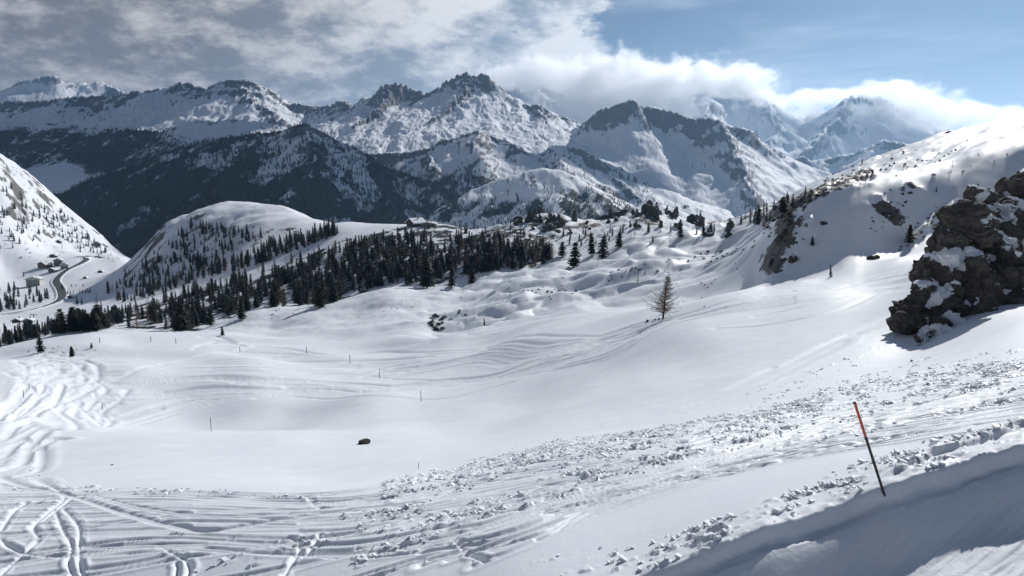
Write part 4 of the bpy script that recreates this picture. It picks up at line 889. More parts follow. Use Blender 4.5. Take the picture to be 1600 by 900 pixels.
# broken cliff bands on the shaded right slope
for i, (lb, u, v, ru, rv, n) in enumerate([
  ('dark cliff band under the pines at the left end of the shaded slope', 1228, 365, 15, 16, 6), ('lower rock steps beneath the dark cliff band', 1208, 408, 9, 10, 4),
  ('small cliff in the middle of the shaded slope', 1388, 335, 11, 8, 4), ('rock rib low on the shaded slope, left part', 1240, 408, 9, 9, 4)]):
    rock_at(lb, u, v, ru, rv, 0.3, M_CRAG, n, 80+i, 0.4, 'crag', 0.9, 0.7)

# ------------------------------------------------------------------ trees
def leaf_mesh(name, quads, mat):
    v = np.array(quads, float).reshape(-1, 3); f = np.arange(len(v)).reshape(-1, 4)
    return fast_mesh(name, v, f, mat, False)
def conifer(seed, R=0.2, lev=15, prof=1.0, base=0.08, mat=None, dens=1.0, clump=1.0, name='crown'):
    r_ = random.Random(seed); Q = []
    for i in range(lev):
        t = base + (1-base)*(i+r_.uniform(-0.3, 0.3))/lev; t = max(t, base)
        w = R*((1-t)/(1-base))**prof * (1.0 if t > base+0.08 else 0.75)
        k = max(4, int((9-4*t)*dens))
        ph = r_.uniform(0, 6.28)
        for j in range(k):
            a = ph + 6.283*j/k + r_.uniform(-0.3, 0.3); L = w*r_.uniform(0.62, 1.12) + 0.012
            m = 2 + int(L/0.045)
            for s_ in range(m):
                q = (s_+0.6)/m; r = L*q; sz = (0.030+0.018*r_.random())*clump*(0.75+0.5*(1-q))
                z = t - L*0.30*q*q + 0.02*r_.uniform(-1, 1)
                c = Vector((math.cos(a)*r, math.sin(a)*r, z)); a2 = a + r_.uniform(-0.8, 0.8)
                d1 = Vector((math.cos(a2), math.sin(a2), r_.uniform(-0.55, 0.1)))*sz*1.25
                d2 = Vector((-math.sin(a2), math.cos(a2), r_.uniform(-0.7, 0.7)))*sz*0.8
                Q += [c-d1, c-d2, c+d1, c+d2]
    for q in range(5):
        c = Vector((0, 0, 0.97-q*0.02)); d = Vector((r_.uniform(-1, 1), r_.uniform(-1, 1), 0)).normalized()*0.012*(1+q*0.6)
        Q += [c-d-Vector((0, 0, 0.02)), c-d*0.2, c+Vector((0, 0, 0.04)), c+d]
    return leaf_mesh(name, [list(v) for v in Q], mat)
def tube(P, R, k=5):
    """tapered tube along points; returns verts, faces"""
    vs, fs = [], []
    for i, (p, r) in enumerate(zip(P, R)):
        d = (P[min(i+1, len(P)-1)]-P[max(i-1, 0)]).normalized(); u_ = d.orthogonal().normalized(); w_ = d.cross(u_)
        for j in range(k):
            a = 6.283*j/k; vs.append(p + (u_*math.cos(a)+w_*math.sin(a))*r)
    for i in range(len(P)-1):
        for j in range(k): a = i*k+j; b = i*k+(j+1) % k; fs.append((a, b, b+k, a+k))
    return vs, fs
def join_tubes(name, tubes, mat):
    V_, F_ = [], []
    for vs, fs in tubes: o_ = len(V_); V_ += [tuple(v) for v in vs]; F_ += [tuple(i+o_ for i in f) for f in fs]
    return fast_mesh(name, V_, F_, mat, True)
def trunk(seed, h=0.9, r=0.016, name='trunk'):
    r_ = random.Random(seed); P = [Vector((0.006*r_.uniform(-1, 1)*i, 0.006*r_.uniform(-1, 1)*i, -0.06+i*(h+0.06)/5)) for i in range(6)]
    return join_tubes(name, [tube(P, [r*1.4, r, r*0.8, r*0.6, r*0.4, r*0.12], 6)], M_BARK)
def larch(seed, nb=60, R=0.24, base=0.14, prof=0.8, tw=6, name='crown', thick=1.0):
    r_ = random.Random(seed); T = []; Q = []
    for i in range(nb):
        t = base + (0.98-base)*((i+r_.random())/nb)**0.9; a = r_.uniform(0, 6.283); L = R*((1-t)/(1-base))**prof*r_.uniform(0.3, 1.2)*(1.25 if math.cos(a) < -0.2 and t < 0.45 else 0.9)+0.015
        up = r_.uniform(-0.25, 0.7); P = [Vector((math.cos(a)*L*s, math.sin(a)*L*s, t + L*(up*s - 0.25*s*s + 0.3*s**3))) for s in (0, 0.35, 0.7, 1.0)]
        w_ = (0.0042*(1-t)+0.0016)*thick; T.append(tube(P, [w_*1.3, w_, w_*0.7, w_*0.3], 3))
        for k in range(tw+int(L*26)):
            s = r_.uniform(0.25, 1.0); c = Vector((math.cos(a)*L*s, math.sin(a)*L*s, t + L*(up*s-0.25*s*s+0.3*s**3))); b = a + r_.choice((-1, 1))*r_.uniform(0.3, 1.3)
            l = r_.uniform(0.018, 0.05); e = c + Vector((math.cos(b)*l, math.sin(b)*l, r_.uniform(-0.9, 0.5)*l)); g = Vector((0, 0, 0.0011*thick+0.0004)); s2 = Vector((-math.sin(b), math.cos(b), 0))*0.0012*thick
            Q.append([c-g-s2, c+g+s2, e+g*0.5, e-g*0.5])
    me = join_tubes(name, T + [([*q], [(0, 1, 2, 3)]) for q in Q], M_TWIG); return me
def scrub(seed, n=90, flat=0.55, mat=None, name='foliage'):
    """prostrate mountain pine: a low mass of up-turned needle tufts, about one unit across"""
    r_ = random.Random(seed); Q = []
    lob = [(Vector((r_.uniform(-0.13, 0.13), r_.uniform(-0.13, 0.13), 0)), r_.uniform(0.20, 0.32)) for _ in range(5)]
    for i in range(n):
        c0, rr = r_.choice(lob); a = r_.uniform(0, 6.283); e = r_.uniform(0.0, 1.5); d = Vector((math.cos(a)*math.cos(e), math.sin(a)*math.cos(e), math.sin(e)*flat*2))
        c = c0 + d*rr*r_.uniform(0.6, 1.05); sz = r_.uniform(0.045, 0.085); a2 = r_.uniform(0, 6.283)
        d1 = Vector((math.cos(a2)*0.6, math.sin(a2)*0.6, 0.9))*sz; d2 = Vector((-math.sin(a2), math.cos(a2), r_.uniform(-0.4, 0.4)))*sz*0.7
        Q += [c-d1, c-d2, c+d1, c+d2]
    return leaf_mesh(name, [list(v) for v in Q], mat or M_NEEDLE)
SPRUCE = [(conifer(s, 0.17+0.02*(s % 3), 17, 0.95, 0.06, M_NEEDLE2), trunk(s)) for s in range(1, 6)]
PINE = [(conifer(s, 0.27+0.03*(s % 2), 13, 0.62, 0.10, M_NEEDLE, 1.1, 1.5), trunk(s, 0.85, 0.022)) for s in range(11, 15)]
LARCH = [(larch(s, 70, 0.20, 0.1), trunk(s, 0.97, 0.014)) for s in range(21, 24)]
BIGLARCH = (larch(37, 300, 0.42, 0.10, 0.9, 8, thick=0.95), trunk(31, 0.98, 0.020))
LOWT = conifer(41, 0.20, 6, 0.9, 0.05, M_NEEDLE2, 0.6, 2.6)
SCRUB = [scrub(s) for s in range(51, 56)]; SCRUBT = scrub(60, 110, 1.3)
print('low tree', len(LOWT.polygons), 'spruce', len(SPRUCE[0][0].polygons), 'pine', len(PINE[0][0].polygons))

def tree(kind, models, u, v, hpx, label, group=None, lean=0.0, squash=1.0, pos=None, cat='tree', seed=None):
    p = pos if pos is not None else pick(u, v); h = hpx*p.y/F*1.0; r_ = random.Random(int(u*7+v*13)); cr, tr = r_.choice(models)
    e = bpy.data.objects.new(kind, None); COL.objects.link(e); e.location = p; e.rotation_euler = (r_.uniform(-0.06, 0.06), lean + (r_.uniform(-0.06, 0.06) if lean == 0 else 0), r_.uniform(0, 6.28) if lean == 0 else 0)
    s = h; wq = r_.uniform(0.78, 1.3); e.scale = (s*squash*wq*r_.uniform(0.9, 1.12), s*squash*wq*r_.uniform(0.9, 1.12), s); tag(e, label, cat, group)
    c = bpy.data.objects.new('crown', cr); COL.objects.link(c); c.parent = e
    t = bpy.data.objects.new('trunk', tr); COL.objects.link(t); t.parent = e
    return e
NT_ = [0]
LAB = []
ORD = ['first', 'second', 'third', 'fourth', 'fifth', 'sixth', 'seventh', 'eighth', 'ninth', 'tenth', 'eleventh', 'twelfth', 'thirteenth', 'fourteenth', 'fifteenth']
def label_rows(items, base, maxrow=9):
    """items = (object, u, v): give each its own label by its place among its fellows"""
    n = len(items)
    if n == 1: items[0][0]['label'] = base; return
    nr = min(5, max(1, math.ceil(n/maxrow))); items = sorted(items, key=lambda t: t[2]); k = math.ceil(n/nr)
    nm = {1: [''], 2: ['upper row, ', 'lower row, '], 3: ['top row, ', 'middle row, ', 'bottom row, '], 4: ['top row, ', 'second row, ', 'third row, ', 'bottom row, '], 5: ['top row, ', 'second row, ', 'third row, ', 'fourth row, ', 'bottom row, ']}[nr]
    for r in range(nr):
        row = sorted(items[r*k:(r+1)*k], key=lambda t: t[1])
        for i, (o_, _, _) in enumerate(row):
            w_ = 'leftmost' if i == 0 else ('rightmost' if i == len(row)-1 else (ORD[i] if i < 15 else 'later') + ' from left')
            o_['label'] = base + ', ' + nm[r] + w_
label_rows(SMALLCR, 'small dark crag strewn on the rocky ridge', 10)
def T1(kind, models, rows_, group=None, **k):
    for lb, u, v, h in rows_: tree(kind, models, u, v, h, lb, group, **k); NT_[0] += 1
T1('pine_tree', PINE, [
 ('round dark pine on the snow crest left of centre', 377, 499, 30), ('dark pine at the snow crest left of the round pine', 328, 508, 30),
 ('short bushy pine alone on the snow below the two dark pines', 348, 524, 15), ('leaning dark pine on the rocky knoll at the far left', 64, 551, 30), ('small pine in front of the snowy knoll at left', 113, 557, 17),
 ('tiny bushy pine at the right end of the left snow knoll', 143, 544, 9), ('tallest dark pine at the edge of the forest in the centre', 667, 450, 50), ('slim dark pine just right of the tallest forest-edge pine', 706, 448, 32),
 ('pine on the snow right of the slim forest-edge pine', 737, 444, 28), ('big dark pine standing forward of the forest, left of a close pair', 897, 418, 40), ('left pine of the close pair on the knolls', 925, 398, 34),
 ('right pine of the close pair on the knolls', 941, 404, 36), ('dark pine behind the close pair, nearer the crags', 967, 386, 25), ('round pine alone on the bright snow below the spiky ridge', 1063, 371, 23),
 ('left pine of a small pair right of the spiky ridge', 1099, 369, 17), ('right pine of a small pair right of the spiky ridge', 1111, 367, 19), ('small pine right below the spiky ridge', 1013, 363, 16),
 ('very small pine on the snow below the spiky ridge', 1020, 378, 10), ('dark pine at the right edge of the central forest', 878, 400, 24), ('bushy dark pine at the top left of the shaded slope', 1185, 352, 30),
 ('small dark pine left of the bushy one on the shaded slope crest', 1140, 354, 14), ('wide dark pine at the foot line of the shaded right slope', 1421, 380, 30), ('dark pine in the middle of the shaded slope, below the cliff band', 1269, 384, 16)])
T1('spruce_tree', SPRUCE, [
 ('small spruce alone on the lit snow below the shaded slope', 1298, 434, 21), ('small spruce standing highest on top of the big rock outcrop', 1577, 312, 30), ('tiny spruce left of the one on the outcrop top', 1596, 296, 15),
 ('thin spruce on the left shoulder of the big outcrop', 1527, 312, 26), ('short spruce lowest on the left shoulder of the outcrop', 1514, 324, 18), ('tiny spruce on the skyline left of the snowy knob', 1347, 256, 11),
 ('tiny spruce on the skyline at the left end of the right slope', 1258, 305, 15), ('tiny spruce in the snow right of the scrubby knoll', 757, 508, 12), ('little spruce on the shaded slope under the crest', 1463, 300, 10)])
tree('bare_larch', [BIGLARCH], 1036, 498, 70, 'tall bare brown larch leaning right on the snow crest in the middle', lean=0.07); 
T1('bare_larch', LARCH, [('pale bare larch on the knolls behind the tall one', 996, 445, 24), ('smallest bare larch farther up the knolls', 1044, 418, 18), ('faint bare larch on the right slope crest', 1488, 262, 12)])
# trees of the valley floor that stand apart
T1('spruce_tree', SPRUCE, [(f'small tree in the valley meadow row, {k}', u, v, h) for k, u, v, h in [
 ('nearest the road', 106, 460, 8), ('second from the road', 110, 460, 8), ('third from the road', 115, 459, 7), ('middle of the row', 125, 458, 7), ('just past the middle', 129, 458, 6), ('third from the far end', 134, 458, 7), ('next to the far end', 138, 458, 8), ('far end', 141, 457, 9)]], 'row of small trees on the valley meadow')
T1('spruce_tree', SPRUCE, [('round tree beside the road curve above the meadow row', 97, 451, 9), ('tiny tree above the meadow row, leftmost of three', 112, 448, 5), ('tiny tree above the meadow row, middle of three', 119, 448, 5), ('tiny tree above the meadow row, rightmost of three', 130, 448, 5),
 ('larger of two spruces on the meadow right of the lower road', 121, 476, 15), ('smaller of two spruces on the meadow right of the lower road', 128, 476, 12), ('dark tree on the meadow below the steep wooded bank', 188, 444, 10), ('spruce at the foot of the wooded bank, near the pylon', 158, 484, 14),
 ('lone spruce below the lower road', 121, 492, 12)])
T1('bare_larch', LARCH, [('grey larch beside the lift pylon on the meadow', 150, 485, 22)])

# ---- forests: the biggest in the picture one by one, the rest as woods
def inside(u, v, P):
    c = False; n = len(P)
    for i in range(n):
        x1, y1 = P[i]; x2, y2 = P[(i+1) % n]
        if (y1 > v) != (y2 > v) and u < (x2-x1)*(v-y1)/(y2-y1)+x1: c = not c
    return c
REG = [  # polygon, count, height in metres, share of larch, name, label
 ([(150, 514), (175, 496), (250, 472), (330, 446), (420, 420), (520, 396), (560, 384), (640, 372), (720, 378), (830, 390), (880, 402), (845, 416), (760, 426), (700, 434), (650, 446), (600, 446), (545, 463), (500, 480), (410, 480), (330, 505), (300, 516), (220, 514)], 1300, (8, 14), 0.30, 'conifers of the forest behind the snow crest', 'dark conifer in the dense forest behind the central snow crest'),
 ([(-10, 545), (0, 528), (60, 516), (150, 500), (200, 505), (150, 516), (90, 522), (30, 535)], 120, (7, 12), 0.15, 'conifers along the left snow crest', 'dark conifer in the belt behind the left snow crest'),
 ([(170, 470), (230, 452), (300, 432), (380, 402), (450, 376), (520, 360), (530, 368), (460, 394), (400, 415), (330, 434), (260, 456), (200, 474)], 300, (10, 15), 0.2, 'conifers between the two pistes', 'dark conifer in the tree belt left of the light piste'),
 ([(160, 462), (200, 425), (260, 385), (300, 350), (350, 355), (410, 372), (340, 415), (240, 450)], 260, (9, 15), 0.35, 'conifers on the shaded flank of the domed hill', 'conifer on the flank of the domed hill'),
 ([(-10, 490), (-10, 445), (25, 448), (60, 462), (85, 470), (40, 482)], 42, (13, 20), 0.0, 'dark conifers by the lower road', 'dark conifer in the grove left of the lower road'),
 ([(-10, 300), (20, 290), (70, 345), (75, 372), (30, 385), (-10, 410)], 60, (12, 19), 0.2, 'conifers on the steep left slope', 'dark conifer on the sunny left slope'),
 ([(60, 320), (95, 330), (150, 378), (192, 402), (180, 412), (130, 400), (110, 385), (60, 340)], 150, (10, 17), 0.5, 'trees along the edge of the left slope', 'tree on the lower edge of the sunny slope'),
 ([(780, 372), (900, 360), (1000, 362), (1120, 358), (1130, 365), (1000, 378), (900, 385), (800, 388)], 50, (4, 8), 0.3, 'small trees under the rocky ridge', 'small conifer on the snow below the rocky ridge'),
 ([(1150, 352), (1175, 330), (1240, 310), (1240, 330), (1200, 350), (1160, 358)], 22, (3.5, 7), 0.0, 'pines at the left end of the right slope', 'dark pine right of the rocky ridge')]
cand = []
random.seed(77)
for poly, n, (h0, h1), lsh, grp, lb in REG:
    us = [p[0] for p in poly]; vs = [p[1] for p in poly]; got = 0; it = 0
    while got < n and it < n*30:
        it += 1; u, v = random.uniform(min(us), max(us)), random.uniform(min(vs), max(vs))
        if not inside(u, v, poly): continue
        if grp.startswith('conifers of the forest') and fbm(np.array([u/38.0]), np.array([v/16.0]), 2, 5)[0] < -0.22: continue
        p = pick(u, v); h = 0.80*random.uniform(h0, h1)*(0.7 if random.random() < 0.25 else 1.0); cand.append((h*F/p.y, p, h, random.random() < lsh, grp, lb, u, v)); got += 1
cand.sort(key=lambda c: -c[0]); NI = 300-NT_[0]
nl = 0; rest = []
for hp, p, h, isl, grp, lb, u, v in cand:
    if NI > 0:
        NI -= 1
        lb2 = lb.replace('dark conifer', 'bare brown larch').replace('conifer', 'bare larch') if isl else lb
        if grp.startswith('conifers of the forest'):
            for lim, nm_ in ((250, "in the forest's left tip"), (340, 'in the forest above the round crest pine'), (430, 'in the forest right of the round crest pine'), (520, 'in the forest above the snowy saddle'), (590, 'in the forest left below the hut'), (650, 'in the forest straight below the hut'), (720, 'in the forest by its tallest pine'), (790, 'in the forest right of its tallest pine'), (9999, "at the forest's right end")):
                if u < lim: lb2 = ('bare brown larch ' if isl else 'dark conifer ') + nm_; break
        LAB.append((lb2, tree('bare_larch' if isl else 'spruce_tree', LARCH if isl else (SPRUCE if random.random() < 0.6 else PINE), u, v, hp, lb2, (grp + ', larches') if isl else grp, pos=p, squash=1.25), u, v))
    else: rest.append((p, h, isl))
for lb_ in sorted({t[0] for t in LAB}): label_rows([t[1:] for t in LAB if t[0] == lb_], lb_)
print('forest trees', len(cand), 'rest', len(rest))

def scatter(name, pts, hs, proto, kind='stuff'):
    """woods: copies of one tree on a set of points"""
    me = bpy.data.meshes.new(name); n = len(pts); me.vertices.add(n); me.vertices.foreach_set('co', np.asarray(pts, np.float32).ravel())
    for nm, a in (('size', hs), ('turn', rng.random(n)*6.28)):
        t = me.attributes.new(nm, 'FLOAT', 'POINT'); t.data.foreach_set('value', np.asarray(a, np.float32))
    o = tag(link(name, me), kind=kind)
    g = bpy.data.node_groups.new(name, 'GeometryNodeTree'); g.interface.new_socket('Geometry', in_out='INPUT', socket_type='NodeSocketGeometry'); g.interface.new_socket('Geometry', in_out='OUTPUT', socket_type='NodeSocketGeometry')
    N = g.nodes; i_ = N.new('NodeGroupInput'); o_ = N.new('NodeGroupOutput'); ob = N.new('GeometryNodeObjectInfo'); ob.inputs['Object'].default_value = proto; ob.inputs['As Instance'].default_value = True
    ip = N.new('GeometryNodeInstanceOnPoints'); a1 = N.new('GeometryNodeInputNamedAttribute'); a1.data_type = 'FLOAT'; a1.inputs['Name'].default_value = 'size'
    a2 = N.new('GeometryNodeInputNamedAttribute'); a2.data_type = 'FLOAT'; a2.inputs['Name'].default_value = 'turn'; cx = N.new('ShaderNodeCombineXYZ')
    L = g.links; L.new(i_.outputs[0], ip.inputs['Points']); L.new(ob.outputs['Geometry'], ip.inputs['Instance']); L.new(a1.outputs[0], ip.inputs['Scale']); L.new(a2.outputs[0], cx.inputs[2]); L.new(cx.outputs[0], ip.inputs['Rotation']); L.new(ip.outputs[0], o_.inputs[0])
    md = o.modifiers.new('woods', 'NODES'); md.node_group = g; return o
# one low-detail spruce and one larch that stand in the valley serve as the source of the woods
def proto_tree(kind, crown_me, tr, u, v, h, label):
    e = bpy.data.objects.new(kind, None); COL.objects.link(e); p = pick(u, v); e.location = p; e.scale = (h, h, h); tag(e, label, 'tree')
    c = bpy.data.objects.new('crown', crown_me); COL.objects.link(c); c.parent = e; t = bpy.data.objects.new('trunk', tr); COL.objects.link(t); t.parent = e
    return c
PL = proto_tree('spruce_tree', LOWT, SPRUCE[0][1], 37, 432, 9, 'small dark tree on the snow left of the white hotel')
PS = proto_tree('spruce_tree', SPRUCE[1][0], SPRUCE[1][1], 168, 449, 10, 'spruce at the left foot of the wooded bank')
PB = proto_tree('bare_larch', LARCH[0][0], LARCH[0][1], 176, 455, 10, 'thin larch at the left foot of the wooded bank')
scatter('woods', [c[0] for c in rest if not c[2]], [c[1]*1.15 for c in rest if not c[2]], PS)
scatter('larch_woods', [c[0] for c in rest if c[2]], [c[1] for c in rest if c[2]], PB)
def far_woods(name, S, attr, n, h, thr=0.42, proto=PL):
    w_ = np.clip(attr-thr, 0, 1).ravel()**0.7; w_ = w_*(S.Z.ravel() > -420); u, v = uvof(S)
    w_ = w_*((u > -60) & (u < 1660) & (v < 420)).ravel()
    dy = np.gradient(S.Y)[:, None]*np.ones_like(S.Q); w_ = w_*dy.ravel(); idx = rng.choice(w_.size, n, p=w_/w_.sum())
    x = S.X.ravel()[idx]; y = S.YY.ravel()[idx]; z = S.Z.ravel()[idx]; jx = rng.normal(0, 1, n)*(S.q[1]-S.q[0])*y*0.5; jy = rng.uniform(-0.5, 0.5, n)*(S.Y[1]-S.Y[0])
    x2, y2 = x+jx, y+jy; z2 = S.z(x2, y2)
    scatter(name, np.stack([x2, y2, z2-0.5], 1), rng.uniform(h*0.6, h*1.25, n), proto)
far_woods('woods_of_the_pyramid', C1, f_c1(C1, 0), 13000, 14)
far_woods('woods_of_the_far_ridge', C0, f_c0(C0, 0), 9000, 15)
far_woods('woods_of_the_crags', C4, f_c4(C4, 0), 3500, 12)
far_woods('woods_of_the_hump', C5, f_c5(C5, 0), 3500, 9)
far_woods('woods_of_the_fans', C6, f_c6(C6, 0), 900, 10, 0.25)

# ------------------------------------------------------------------ dwarf pine scrub
SCR = []
def scrubs(rows_, group, label, cat='shrub'): SCR.append((rows_, group, label, cat))
def plant_scrub():
    """the 290 widest one by one, the tiny rest as one mass of scrub"""
    allw = sorted((w for rows_, *_ in SCR for _, _, w in rows_), reverse=True); lim = allw[min(289, len(allw)-1)]; tiny = []; first = None
    for rows_, group, label, cat in SCR:
        made = []
        for i, (u, v, w) in enumerate(rows_):
            p = pick(u, v); r_ = random.Random(i*31+int(u)); s = w*p.y/F
            if w < lim: tiny.append(((p.x, p.y, p.z-0.08*s), s)); continue
            o = link('dwarf_pine', r_.choice(SCRUB), None, (p.x, p.y, p.z-0.08*s)); o.scale = (s, s*0.8, s*r_.uniform(0.7, 1.15)); o.rotation_euler = (0, 0, r_.uniform(0, 6.28)); tag(o, label, cat, group); made.append((o, u, v)); first = first or o
        if made: label_rows(made, label)
    if tiny: scatter('scrub', [t[0] for t in tiny], [t[1] for t in tiny], first)
def blob(n, u, v, su, sv, w0, w1, slope=0.0, rs=1):
    r_ = random.Random(rs*97+int(u)); out = []
    for _ in range(n):
        a = max(-1.8, min(1.8, r_.gauss(0, 1))); out.append((u+a*su, v+a*su*slope+max(-1.8, min(1.8, r_.gauss(0, 1)))*sv, r_.uniform(w0, w1)))
    return out
scrubs(blob(16, 680, 505, 8, 9, 9, 17), 'dwarf pines of the dark clump', 'dwarf pine in the big dark clump on the central knoll')
scrubs(blob(14, 712, 492, 16, 8, 4, 9, -0.15), 'dwarf pines beside the dark clump', 'small dwarf pine right of the dark clump')
scrubs(blob(60, 1255, 316, 34, 8, 6, 13, -0.70), 'dwarf pines on the ridge end', 'dark dwarf pine on the cliffy ridge end')
scrubs(blob(40, 1228, 360, 15, 26, 5, 12, -0.3), 'dwarf pines on the cliff', 'dwarf pine clinging above the dark cliff band')
scrubs(blob(26, 1392, 322, 20, 14, 4, 9, -0.6), 'dwarf pines around the small cliff', 'dwarf pine by the small cliff on the shaded slope')
scrubs(blob(10, 1422, 293, 20, 5, 7, 12, -0.5), 'dwarf pines under the upper crest', 'dwarf pine below the upper crest of the right slope')
scrubs(blob(22, 1440, 362, 18, 10, 4, 10, -0.9), 'dwarf pines at the slope foot', 'dwarf pine along the foot of the shaded slope')
scrubs(blob(34, 1360, 264, 40, 7, 4, 9, -0.35), 'dwarf pines on the skyline', 'small dwarf pine near the right skyline')
scrubs(blob(22, 1450, 252, 34, 6, 3, 8, -0.35), 'dwarf pines of the upper snow rib', 'small dwarf pine on the upper snow rib at right')
scrubs(blob(26, 1125, 398, 30, 7, 5, 10, -0.25), 'dwarf pines of the right knolls', 'dwarf pine on the right knolls')
scrubs(blob(22, 980, 425, 26, 6, 4, 9, -0.2), 'dwarf pines of the middle knolls', 'dwarf pine on the knolls above the tall larch')
scrubs(blob(18, 870, 455, 26, 7, 4, 8, -0.1), 'dwarf pines of the left knolls', 'dwarf pine under the snow lip of a left knoll')
scrubs(blob(14, 455, 480, 30, 10, 2.5, 6), 'dwarf pines at the forest foot', 'tiny dwarf pine on the snow under the forest')
scrubs(blob(14, 600, 478, 50, 14, 2, 5), 'dwarf pines on the central mound', 'tiny dwarf pine on the central snow mound')
scrubs(blob(12, 95, 548, 30, 4, 3, 7), 'dwarf pines of the left knoll', 'dwarf pine poking out of the left snow knoll')
scrubs(blob(20, 800, 445, 44, 14, 3, 6), 'dwarf pines before the forest edge', 'tiny dwarf pine before the forest edge')
scrubs(blob(24, 1080, 440, 60, 22, 3, 6), 'dwarf pines round the tall larch', 'tiny dwarf pine right of the tall larch')
scrubs(blob(9, 1530, 250, 40, 12, 2.5, 5, -0.3), 'dwarf pines high on the right slope', 'tiny dwarf pine high on the right slope')
scrubs(blob(26, 45, 370, 34, 40, 3, 7), 'dwarf pines of the sunny slope', 'scrub patch on the sunny slope')
scrubs([(1024, 500, 8), (1020, 503, 6), (1030, 499, 9)], 'shrubs at the larch foot', 'low dark shrub at the foot of the tall larch')
scrubs([(1530, 305, 13), (1520, 318, 12), (1545, 296, 9), (1560, 300, 8)], 'dwarf pines on the outcrop shoulder', 'dwarf pine on the left shoulder of the outcrop')

plant_scrub()
# ------------------------------------------------------------------ road, houses, posts
def ribbon(name, pxs, width, mat, lift=0.5, kerb=None):
    L = smooth_line(pxs, 10); P = [B.pick(u, v) for u, v in L]; vs = []
    P = [Vector((float(np.mean([P[min(max(i+k, 0), len(P)-1)].x for k in (-2, -1, 0, 1, 2)])), float(np.mean([P[min(max(i+k, 0), len(P)-1)].y for k in (-2, -1, 0, 1, 2)])), 0)) for i in range(len(P))]
    for i, p in enumerate(P):
        d = (P[min(i+1, len(P)-1)]-P[max(i-1, 0)]); d.z = 0; d.normalize(); n = Vector((-d.y, d.x, 0))
        for s in (-1, -0.5, 0, 0.5, 1):
            q = p + n*s*width/2; vs.append((q.x, q.y, float(B.z(q.x, q.y))+lift))
    return fast_mesh(name, vs, grid_faces(len(P), 5), mat, True), P
ROAD = [(-30, 498), (0, 493), (40, 487), (80, 476), (96, 466), (94, 452), (87, 441), (92, 432), (105, 422), (122, 414), (134, 407), (131, 403), (122, 402), (140, 401), (160, 403)]
me, RP = ribbon('road', ROAD, 10.5, M_ROAD, 0.9); tag(link('road', me), kind='structure')
for sd_ in (-1, 1):   # ploughed snow banks
    vs = []; n_ = len(RP)
    for i, p in enumerate(RP):
        d = RP[min(i+1, n_-1)]-RP[max(i-1, 0)]; d.z = 0; d.normalize(); n = Vector((-d.y, d.x, 0))*sd_
        for off, hh in ((5.1, 0.7), (5.5, 1.3), (6.6, 1.4), (9.5, -0.3)):
            q = p+n*off; vs.append((q.x, q.y, float(B.z(q.x, q.y))+hh+0.3*math.sin(i*1.7+off)))
    tag(link('snow_bank', fast_mesh('snow_bank', vs, grid_faces(n_, 4), M_MIDSNOW if 'M_MIDSNOW' in globals() else M_ROOFSNOW, True)), 'long ploughed snow bank on the %s side of the valley road' % ('uphill' if sd_ > 0 else 'meadow'), 'snow bank')
def box_mesh(name, x0, x1, y0, y1, z0, z1, mat, r=0.0):
    v = [(x, y, z) for z in (z0, z1) for y in (y0, y1) for x in (x0, x1)]
    return fast_mesh(name, v, [(0, 2, 3, 1), (4, 5, 7, 6), (0, 1, 5, 4), (2, 6, 7, 3), (0, 4, 6, 2), (1, 3, 7, 5)], mat, False)
